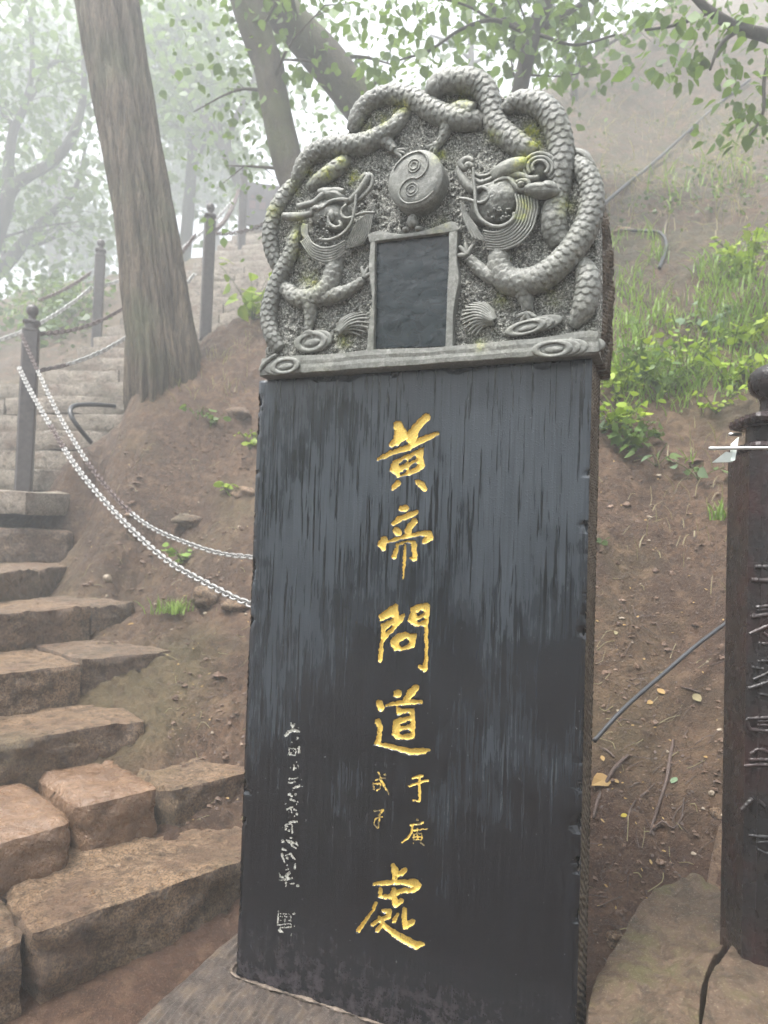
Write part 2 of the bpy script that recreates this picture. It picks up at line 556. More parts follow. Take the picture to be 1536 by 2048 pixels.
# bark
def bark(name, stops, zs, sc, dist, moss=None, rough=0.8):
    t = NT(name)
    v = t.mapped((1, 1, zs))
    n1 = t.noise(sc, 6, 0.65, v, 0.35); n2 = t.noise(sc * 5, 4, 0.6, v); n3 = t.noise(1.7, 4)
    c = t.ramp(n1, stops)
    c = t.mix(t.ramp(n2, [(0.36, 0.65), (0.52, 0.0)]), c, (0.05, 0.042, 0.034))
    if moss:
        c = t.mix(t.ramp(n3, [(0.48, 0.0), (0.66, 0.7)]), c, moss)
    return t.done(c, rough, t.bump(t.math('ADD', n1, t.math('MULTIPLY', n2, 0.6)), 0.9, dist), 0.3)

M["bark_cedar"] = bark("cypress_bark", [(0.32, (0.048, 0.040, 0.029)), (0.46, (0.12, 0.098, 0.072)), (0.60, (0.19, 0.15, 0.108)), (0.75, (0.10, 0.10, 0.07))], 0.06, 30, 0.05, (0.105, 0.115, 0.065))
M["bark_moss"] = bark("mossy_bark", [(0.3, (0.032, 0.027, 0.019)), (0.6, (0.066, 0.057, 0.037)), (0.8, (0.09, 0.085, 0.05))], 0.4, 18, 0.02, (0.062, 0.075, 0.022))
M["bark_dark"] = bark("dark_bark", [(0.3, (0.025, 0.022, 0.019)), (0.7, (0.055, 0.048, 0.041))], 0.4, 25, 0.01, (0.08, 0.085, 0.05))
M["root"] = bark("wet_root", [(0.3, (0.05, 0.034, 0.028)), (0.7, (0.115, 0.08, 0.066))], 0.3, 60, 0.004, None, 0.5)

# leaves
def leaf(name, a, b, rough=0.45):
    t = NT(name)
    n1 = t.noise(7, 3, 0.6); n2 = t.noise(1.3, 2)
    c = t.mix(t.ramp(n1, [(0.35, 0.0), (0.65, 1.0)]), a, b)
    t.done(c, rough, None, 0.4)
    tr = t.n("BsdfTranslucent", {"Color": t.mix(0.5, c, (0.16, 0.24, 0.03))})
    ms = t.n("MixShader", {0: 0.42, 1: t.bsdf.outputs[0], 2: tr.outputs[0]})
    t.t.links.new(ms.outputs[0], t.out.inputs[0])
    return t.m

M["leaf_a"] = leaf("green_leaf", (0.065, 0.125, 0.03), (0.125, 0.20, 0.045))
M["leaf_b"] = leaf("dark_green_leaf", (0.04, 0.075, 0.022), (0.075, 0.125, 0.035))
M["leaf_y"] = leaf("yellow_green_leaf", (0.20, 0.32, 0.03), (0.36, 0.46, 0.045))
M["leaf_blue"] = leaf("blue_green_leaf", (0.16, 0.24, 0.14), (0.24, 0.33, 0.20))
M["grass"] = leaf("grass_blade", (0.13, 0.25, 0.035), (0.26, 0.38, 0.07))
M["grass_dry"] = leaf("dry_grass", (0.24, 0.20, 0.11), (0.34, 0.29, 0.17))
M["leaf_fallen"] = leaf("fallen_leaf_tan", (0.36, 0.22, 0.08), (0.46, 0.31, 0.13))
M["leaf_lemon"] = leaf("fallen_leaf_yellow", (0.55, 0.47, 0.05), (0.50, 0.36, 0.06))

# metal and the rest
def plain(name, stops, sc, rough, bumpd=0.002, metallic=0.0, spec=0.5):
    t = NT(name)
    n1 = t.noise(sc, 5, 0.65)
    return t.done(t.ramp(n1, stops), rough, t.bump(n1, 0.6, bumpd), spec, metallic)

M["iron"] = plain("dark_cast_post", [(0.3, (0.035, 0.03, 0.03)), (0.7, (0.075, 0.064, 0.06))], 30, 0.45)
t = NT("wet_maroon_cast_post")
n1 = t.noise(5, 5, 0.6); n2 = t.noise(130, 4, 0.7); n3 = t.noise(26, 4)
c = t.ramp(n1, [(0.36, (0.010, 0.010, 0.011)), (0.50, (0.018, 0.014, 0.014)), (0.62, (0.030, 0.014, 0.013)), (0.78, (0.055, 0.020, 0.017))])
M["maroon"] = t.done(c, t.ramp(n3, [(0.3, 0.16), (0.7, 0.38)]), t.bump(t.math('ADD', n2, n3), 0.6, 0.003), 0.5)
M["galv"] = plain("galvanised_link", [(0.3, (0.22, 0.22, 0.215)), (0.6, (0.40, 0.40, 0.39)), (0.75, (0.48, 0.48, 0.47))], 25, 0.45, 0.001, 0.4)
M["rust"] = plain("rusty_link", [(0.3, (0.06, 0.04, 0.036)), (0.7, (0.12, 0.085, 0.08))], 40, 0.6, 0.001)
M["steel"] = plain("steel_rod", [(0.3, (0.42, 0.43, 0.42)), (0.7, (0.62, 0.63, 0.62))], 40, 0.35, 0.001, 0.6)
M["flag"] = plain("pale_tin", [(0.3, (0.50, 0.56, 0.53)), (0.7, (0.62, 0.68, 0.65))], 30, 0.45, 0.001)
M["pipe"] = plain("black_pipe", [(0.3, (0.016, 0.017, 0.02)), (0.7, (0.03, 0.032, 0.036))], 20, 0.38, 0.001)
M["pebble"] = plain("pebble_stone", [(0.3, (0.11, 0.07, 0.046)), (0.5, (0.19, 0.125, 0.085)), (0.75, (0.27, 0.20, 0.145))], 9, 0.55)
M["clod"] = plain("soil_clod", [(0.3, (0.055, 0.032, 0.021)), (0.55, (0.10, 0.06, 0.038)), (0.75, (0.15, 0.095, 0.062))], 14, 0.7)
M["white_stone"] = plain("pale_pebble", [(0.3, (0.20, 0.16, 0.115)), (0.7, (0.33, 0.27, 0.20))], 30, 0.5)
M["sign"] = plain("dark_sign", [(0.3, (0.06, 0.055, 0.06)), (0.7, (0.09, 0.085, 0.09))], 8, 0.5)
M["sign_text"] = plain("red_sign_text", [(0.3, (0.10, 0.075, 0.075)), (0.7, (0.14, 0.09, 0.09))], 8, 0.5)

# ------------------------------------------------------------------ the stele's frame (needed by the ground too)
ST_L = np.array([-0.338191, 1.76164])
ST_TH = -0.401384
ST_W, ST_H, ST_ZB = 0.836, 1.5155, 0.123
ST_T = np.array([cos(ST_TH), sin(ST_TH)])
ST_N = np.array([sin(ST_TH), -cos(ST_TH)])
ST_C = ST_L + ST_T * ST_W / 2


def face(px, py, off=0.0):
    """pixel -> (x, z) in the stele's own frame, on the plane `off` metres in front of the slab face"""
    r = ray(px, py)
    p0 = np.array([ST_L[0], ST_L[1]]) + ST_N * off
    k = (p0 @ ST_N) / (r[:2] @ ST_N)
    p = r[:2] * k
    a = (p - p0) @ ST_T
    return a - ST_W / 2, r[2] * k + CAM_Z - ST_ZB


# ------------------------------------------------------------------ ground: one sheet through measured points
CP = []
def cp(px, py, d, dz=0.0):
    p = at_depth(px, py, d); CP.append((p[0], p[1], p[2] + dz))

CP += [(-.75, 1.75, 0), (-1.05, 1.55, 0), (-.33, 1.98, 0.0), (0, 1.3, 0), (.45, .95, .02), (-.5, 1.3, 0), (.95, .75, .10), (0, 0, 0), (-1.5, .6, 0),
       (-2.2, 1.2, .0), (0, -3, -.3), (-3, -3, -.6), (3, -3, .5), (2.2, .2, .55), (1.5, .4, .3), (0.1, 1.85, .05), (.45, 1.72, .10), (0.2, 2.1, .12)]
for px, py, d in [(134, 1715, 2.13), (150, 1541, 2.49), (150, 1406, 2.88), (150, 1280, 3.48), (100, 1188, 4.05)]:
    cp(px, py, d, -0.07)
CP += [(-2.35, 4.75, .90), (-2.75, 5.15, 1.2), (-3.0, 5.45, 1.42), (-3.4, 4.9, 1.05), (-2.4, 3.1, .42), (-3.0, 4.0, .75), (-1.75, 2.4, .12), (-2.8, 2.0, -.05)]
# soil beside the stairs, and the bank up to the tree
for px, py, d in [(430, 1350, 3.1), (440, 1480, 2.68), (330, 1480, 2.62), (385, 1290, 3.33), (320, 1190, 3.75), (400, 1100, 4.0), (200, 1110, 4.15),
                  (230, 1060, 4.3), (480, 1220, 3.5), (300, 1000, 4.45), (185, 985, 4.95), (450, 900, 4.6), (330, 785, 4.78), (230, 880, 4.75), (480, 760, 5.0), (500, 650, 5.6), (430, 668, 6.3),
                  (560, 1000, 4.2), (600, 800, 5.0)]:
    cp(px, py, d)
# second flight
CP += [(-2.0, 6.8, 2.7), (-3.0, 7.2, 2.85), (-2.4, 8.6, 3.9), (-2.5, 10.2, 5.15), (-1.4, 8.6, 4.0), (-1.5, 7.6, 3.3), (-4.2, 10.4, 4.9), (-4.6, 6.6, 2.0), (-6, 7, 2.2), (-6, 4, .5), (-8, 10, 3.8), (-5, 2, -.4), (-2.8, 5.9, 1.85), (-3.9, 5.7, 1.45), (-4.9, 9, 3.6), (-3.8, 6.4, 2.0)]
# the bank on the right
for px, dd in [(1210, 0.0), (1300, 0.0), (1400, -.03), (1500, -.08)]:
    for py, d in [(1750, 1.98), (1600, 2.16), (1500, 2.3), (1300, 2.6), (1100, 2.92), (900, 3.35), (700, 4.0), (500, 5.0), (350, 6.3), (220, 8.3)]:
        cp(px, py, d + dd * d)
for px, py, d in [(1300, 100, 11), (1500, 60, 9), (1195, 2000, 1.62), (900, 500, 6), (900, 300, 9), (760, 420, 8), (1000, 900, 3.5), (800, 1100, 3.3), (900, 1400, 2.6), (1480, 2000, 1.42), (1330, 1850, 1.78), (1250, 1980, 1.55)]:
    cp(px, py, d, -0.03 if py > 1800 else 0)
CP += [(0, 16, 8.2), (6, 14, 12.5), (-6, 16, 7), (0, 32, 10), (-15, 20, 6), (15, 10, 11), (15, 0, 5), (-15, 0, -2), (0, -18, -2), (46, 46, 16), (-46, 46, 9), (-14, 30, 9), (46, -18, 4), (-46, -18, -3), (-16, 10, 3), (8, 5, 6.5), (4, 2, 2.6), (4, 9, 8.6)]
for px, py, d in [(250, 792, 4.9), (215, 840, 4.92), (335, 765, 5.12), (265, 775, 5.1), (400, 722, 5.15), (150, 905, 5.1), (108, 965, 5.25), (175, 850, 5.05)]:
    cp(px, py, d)
for px, d, z_ in ((140, 4.35, .90), (100, 4.85, 1.10), (40, 5.1, 1.30), (60, 4.5, .92), (120, 4.6, 1.0)):
    p = at_depth(px, 1000, d); CP.append((p[0], p[1], z_))
for px, py in ((370, 1590), (430, 1577), (490, 1563)):
    p = at_z(px, py, .345)
    CP += [(p[0] - .69 * .10, p[1] + .72 * .10, .24), (p[0] - .69 * .30, p[1] + .72 * .30, .29)]
# soil creeping over the right-hand ends of the steps
for px, py, z_ in ((299, 1437, .49), (352, 1304, .655), (271, 1202, .824), (169, 1128, .976)):
    p = at_z(px, py, z_)
    for e_, b_, dz in ((.02, .33, .03), (.16, .12, .02), (.22, .36, .12), (-.25, .48, .0)):
        CP.append((p[0] + .72 * e_ - .69 * b_, p[1] + .69 * e_ + .72 * b_, z_ + dz))
CP = np.array(CP)


def _tps(P):
    n = len(P)
    X = P[:, :2]
    D = np.linalg.norm(X[:, None] - X[None], axis=2)
    K = np.where(D > 0, D * D * np.log(D + 1e-12), 0) + np.eye(n) * 0.02
    A = np.zeros((n + 3, n + 3))
    A[:n, :n] = K; A[:n, n] = 1; A[:n, n + 1:] = X; A[n, :n] = 1; A[n + 1:, :n] = X.T
    b = np.concatenate([P[:, 2], np.zeros(3)])
    return X, np.linalg.solve(A, b)


_TX, _TW = _tps(CP)


def ground_base(x, y):
    x = np.asarray(x, float); y = np.asarray(y, float)
    r = _TW[-3] + _TW[-2] * x + _TW[-1] * y
    for (cx, cyy), w in zip(_TX, _TW[:-3]):
        d2 = (x - cx) ** 2 + (y - cyy) ** 2
        r = r + w * 0.5 * d2 * np.log(d2 + 1e-12)
    return r


def rough_amp(x, y):
    """how lumpy the soil is: trodden path in front, loose bank behind"""
    near = np.clip((y - 1.75 + 0.15 * x) / 0.5, 0.0, 1.0)
    return near


def ground_z(x, y):
    x = np.asarray(x, float); y = np.asarray(y, float)
    a = rough_amp(x, y)
    far = np.clip((np.hypot(x, y) - 5) / 10, 0, 1)
    z = ground_base(x, y)
    z = z + (0.012 + 0.055 * a + 0.25 * far) * fbm(x * 2.3, y * 2.3, None, 4, 3)
    z = z + (0.004 + 0.042 * a) * fbm(x * 9, y * 9, None, 5, 8, 0.6)
    gul = 1 - np.abs(fbm(x * 4.2 + .7 * y, y * 1.3, None, 3, 27)) * 3
    z = z - 0.030 * a * np.clip(gul, 0, 1) ** 3
    z = z + (0.0015 + 0.016 * a) * (1 - 2 * np.abs(vnoise(x * 31, y * 31, None, 21))) * np.clip(vnoise(x * 3, y * 3, None, 5) + 0.6, 0, 1)
    return z


def axis(lo, f0, f1, hi, step, grow=1.09):
    a = list(np.arange(f0, f1, step))
    s = step; v = f1
    while v < hi:
        a.append(v); s *= grow; v += s
    a.append(hi)
    s = step; v = f0
    b = []
    while v > lo:
        s *= grow; v -= s; b.append(max(v, lo))
    return np.array(sorted(set(b)) + a)

gx = axis(-46, -3.2, 2.4, 46, 0.0165)
gy = axis(-19, 0.9, 5.6, 46, 0.0165)
GX, GY = np.meshgrid(gx, gy, indexing='ij')
GZ = ground_z(GX, GY)
pxs = (GX / np.maximum(GY, 0.3)) * FPX + 768
a_red = np.clip(1 - np.abs(GY - 1.75) / 1.0, 0, 1) * (0.5 + 0.5 * fbm(GX * 2, GY * 2, None, 3, 31)) * 1.4
a_green = np.clip((GY - 3.6) / 1.2, 0, 1) * np.clip(GX * 2, 0, 1) * .75 + np.clip((GY - 5.5) / 2, 0, 1) * .55 + 0.6 * np.clip((GY - 3.0) / 1.2, 0, 1) * np.clip(0.25 + 0.6 * fbm(GX * 0.8, GY * 0.8, None, 3, 41), 0, 1)
V = np.stack([GX, GY, GZ], -1).reshape(-1, 3)
F = grid_faces(len(gx), len(gy))[:, ::-1]
ground = obj("ground", new_mesh("ground", V, F, M["soil"], True, {"red": np.clip(a_red, 0, 1).ravel(), "green": np.clip(a_green, 0, 1).ravel()}))
setp(ground, "wet reddish brown soil bank and trodden path around the stele", "ground", None, "structure")


# ------------------------------------------------------------------ stones
def stone_mesh(name, L, W, H, mat, seed, nx=26, ny=12, nz=8, rnd=0.018, amp=0.012, chip=0.02, end_round=(0.0, 0.0)):
    """a rough-hewn block: x 0..L, y 0..W (y=0 is the front), z -H..0, worn edges, lumpy faces"""
    def lin(n, a): return np.linspace(0, a, n)
    vs_, fs_, base = [], [], 0
    faces = [("z", 1), ("y", 0), ("x", 0), ("x", 1), ("y", 1)]
    for ax, side in faces:
        if ax == "z":
            u, v = np.meshgrid(lin(nx, L), lin(ny, W), indexing='ij'); p = np.stack([u, v, np.zeros_like(u)], -1); nn = (nx, ny); flip = True
        elif ax == "y":
            u, v = np.meshgrid(lin(nx, L), lin(nz, H), indexing='ij'); p = np.stack([u, np.full_like(u, W * side), -H + v], -1); nn = (nx, nz); flip = side == 0
        else:
            u, v = np.meshgrid(lin(ny, W), lin(nz, H), indexing='ij'); p = np.stack([np.full_like(u, L * side), u, -H + v], -1); nn = (ny, nz); flip = side == 1
        f = grid_faces(*nn, base=base)
        fs_.append(f[:, ::-1] if flip else f)
        vs_.append(p.reshape(-1, 3)); base += p.shape[0] * p.shape[1]
    P = np.vstack(vs_); F = np.vstack(fs_)
    # round the edges: pull towards an inset box then back out
    c = np.array([L / 2, W / 2, -H / 2]); hs = np.array([L / 2, W / 2, H / 2])
    sv = seed * 13.7
    big = fbm(P[:, 0] * 5 + sv, P[:, 1] * 5, P[:, 2] * 5, 3, 5)
    r = rnd + chip * np.clip(big, 0, 1)
    Q = P - c
    er = np.where(Q[:, 0] < 0, end_round[0], end_round[1])
    r2 = np.minimum(np.maximum(r, 0), hs.min() * 0.9)
    lim = hs[None, :] - r2[:, None]
    core = np.clip(Q, -lim, lim)
    d = Q - core
    dn = np.linalg.norm(d, axis=1)
    ok = dn > 1e-9
    Q[ok] = core[ok] + d[ok] / dn[ok][:, None] * r2[ok][:, None]
    # rounded ends in plan
    k = np.clip((np.abs(Q[:, 0]) - (hs[0] - er)) / np.maximum(er, 1e-6), 0, 1) * (er > 0)
    Q[:, 1] = Q[:, 1] + (hs[1] * 0.45) * k ** 2 * np.where(Q[:, 1] < 0, 1, 0.2) * (1 - Q[:, 1] / hs[1]) * 0.5
    Q[:, 2] = Q[:, 2] - 0.03 * k ** 2
    nrm = Q / hs
    nrm = np.sign(nrm) * np.abs(nrm) ** 6
    nrm /= np.linalg.norm(nrm, axis=1)[:, None] + 1e-9
    w = Q + c
    dsp = amp * fbm(w[:, 0] * 9 + sv, w[:, 1] * 9, w[:, 2] * 9, 4, 7) + amp * 0.8 * fbm(w[:, 0] * 40 + sv, w[:, 1] * 40, w[:, 2] * 40, 3, 9)
    face_pit = np.where(np.abs(nrm[:, 1]) > 0.7, amp * 0.9 * np.minimum(vnoise(w[:, 0] * 22 + sv, w[:, 1] * 22, w[:, 2] * 30, 12), 0.2), 0)
    Q = Q + nrm * (dsp + face_pit)[:, None]
    Q[:, 2] += amp * 1.2 * fbm(w[:, 0] * 2.2 + sv, w[:, 1] * 2.2, None, 2, 4)
    return new_mesh(name, Q + c, F, mat)


# front top edge of each step: two pixels and the height of its tread, the riser's height and the joints (fractions of the visible run)
STEPS = [
    # (px0,py0, px1,py1, z, riser, tread, [(cut px from, cut px to, material, dz, push, end rounding)])
    ((35, 1880), (471, 1726), .205, .235, .46, [(-420, 66, "step", -.008, .0, (0, .02)), (68, 620, "step", 0, 0, (.01, 0))]),
    ((0, 1680), (316, 1597), .345, .19, .46, [(-380, 162, "red_stone", .0, -.01, (0, .06)), (170, 338, "red_stone", .012, .035, (.03, .02)), (346, 640, "step", .0, .03, (.02, 0))]),
    ((0, 1487), (299, 1437), .49, .20, .50, [(-330, 312, "step", 0, 0, (0, .07))]),
    ((0, 1346), (352, 1304), .655, .21, .52, [(-260, 163, "step", .0, 0, (0, .0)), (167, 362, "step_dark", .006, .012, (0, .05))]),
    ((0, 1230), (271, 1202), .824, .21, .52, [(-220, 184, "step", 0, 0, (0, .0)), (188, 280, "step_dark", -.008, .01, (0, .03))]),
    ((0, 1146), (169, 1128), .976, .20, .60, [(-180, 82, "step_dark", 0, 0, (0, 0)), (85, 190, "step_dark", -.008, .015, (0, .05))]),
    ((0, 1060), (151, 1057), 1.20, .23, .50, [(-150, 152, "step_dark", 0, 0, (0, .05))]),
]
stairs = empty("stairs", (0, 0, 0))
setp(stairs, "worn brown stone steps climbing between soil banks beside the stele", "stairs", None, "structure")
STEP_FRONT = []
for si, (p0, p1, z, rise, tread, cuts) in enumerate(STEPS):
    if z < 1.15:
        a, b = at_z(*p0, z), at_z(*p1, z)
    else:
        a, b = at_depth(p0[0], p0[1], 4.55), at_depth(p1[0], p1[1], 4.80)
        a[2] = b[2] = z
    e = (b - a)[:2]; e /= np.linalg.norm(e)
    back = np.array([-e[1], e[0]])
    STEP_FRONT.append((a, e, back, z))
    def along(px):
        # distance from a of the point where the image column px meets the edge line
        # solve (a + e t) projected column = px (roll neglected, then refined)
        t_ = 0.0
        for _ in range(30):
            q = np.array([a[0] + e[0] * t_, a[1] + e[1] * t_, z - CAM_Z])
            cq = CAM_R.T @ q
            err = (768 + FPX * cq[0] / -cq[2]) - px
            t_ -= err * q[1] / FPX * 0.8
            t_ = min(max(t_, -2.2), 3.0)
        return t_
    for k, (c0, c1, mname, dz, push, er) in enumerate(cuts):
        t0, t1 = along(c0), along(c1)
        L = max(t1 - t0, 0.1)
        me = stone_mesh("stone", L, tread, rise, M[mname], si * 7 + k + 1, nx=max(10, int(L / 0.022)), ny=18, nz=12,
                        rnd=0.006 if mname != "red_stone" else 0.014, amp=0.011 if mname != "red_stone" else 0.012, chip=0.035, end_round=er)
        base = a[:2] + e * t0 + back * push
        o = obj("stone", me, stairs, (base[0], base[1], z + dz), (0, 0, math.atan2(e[1], e[0])))

# landing and the second flight beyond it
FL_A = np.array([-3.05, 5.35]); FL_D = np.array([0.40, 1.94]); FL_D /= np.linalg.norm(FL_D); FL_E = np.array([FL_D[1], -FL_D[0]])
flight = empty("upper_stairs", (0, 0, 0))
setp(flight, "second flight of stone steps rising into the mist behind the cypress", "stairs", None, "structure")
N2 = 26
for i in range(N2):
    z = 1.46 + i * 0.19
    s = -0.45 + i * 0.245 if i else -0.75
    lat = 1.7 if i < 7 else 0.72
    base = FL_A + FL_D * (s + 0.1) - FL_E * lat
    cut = 0.8 + 0.7 * random.random()
    wid = 2.5 if i < 7 else 2.3
    for k, (u0, u1) in enumerate(((0, cut), (cut + .006, wid))):
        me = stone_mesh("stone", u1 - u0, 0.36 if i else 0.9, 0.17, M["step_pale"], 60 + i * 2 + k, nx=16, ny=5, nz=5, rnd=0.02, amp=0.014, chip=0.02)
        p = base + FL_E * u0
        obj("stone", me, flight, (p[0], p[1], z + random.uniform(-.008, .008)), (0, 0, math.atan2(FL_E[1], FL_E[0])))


# ------------------------------------------------------------------ rock at the foot of the right-hand post
def polar_rock(name, pts, zbot, mat, seed, nr=40, na=140, amp=0.02, rim=0.03, creep=None):
    """pts: outline as (x, y, z) with centre last; top sheet and walls"""
    pts = np.asarray(pts, float)
    c = pts[-1]; P = pts[:-1]
    out = catmull(np.vstack([P, P[:1]]), na + 1)[:-1]
    rr = np.linspace(0, 1, nr)
    V = []
    for r in rr:
        q = c[None] * (1 - r) + out * r
        V.append(q)
    V = np.array(V)            # nr, na, 3
    e = np.clip((rr - (1 - rim)) / rim, 0, 1)[:, None]
    V[..., 2] -= 0.02 * e ** 2
    x, y = V[..., 0], V[..., 1]
    V[..., 2] += 1.6 * amp * fbm(x * 5 + seed, y * 5, None, 5, seed, .6) + amp * 0.5 * fbm(x * 26, y * 26, None, 4, seed + 5) - amp * 1.2 * np.clip(.10 - np.abs(fbm(x * 4 + 9, y * 4, None, 3, seed + 8)), 0, 1) * 6 
    walls = []
    nw = 8
    for k in range(1, nw + 1):
        f = k / nw
        q = V[-1].copy()
        q[:, 2] = q[:, 2] * (1 - f) + zbot * f
        d = out[:, :2] - c[:2]
        q[:, :2] += d * (0.02 * sin(f * 3) + 0.04 * fbm(out[:, 0] * 8, out[:, 1] * 8, np.full(na, f * 3.0), 3, seed + 2))[:, None]
        walls.append(q)
    A = np.concatenate([V, np.array(walls)], 0)
    F = grid_faces(len(A), na, True)
    return new_mesh(name, A.reshape(-1, 3), F[:, ::-1], mat)

# ------------------------------------------------------------------ the stele
stele = empty("stone_stele", (ST_C[0], ST_C[1], ST_ZB), ST_TH)
setp(stele, "tall black stele with gold characters under a grey dragon-carved capital", "stele")


def crop(ox, oy, k):
    return lambda pts: [(ox + p[0] / k, oy + p[1] / k) + ((p[2] / k,) if len(p) > 2 else ()) for p in pts]

CA, CB, CC = crop(680, 800, 5.688), crop(680, 1180, 5.688), crop(680, 1500, 4.762)
CD, CE = crop(520, 1420, 8.533), crop(520, 1640, 8.533)

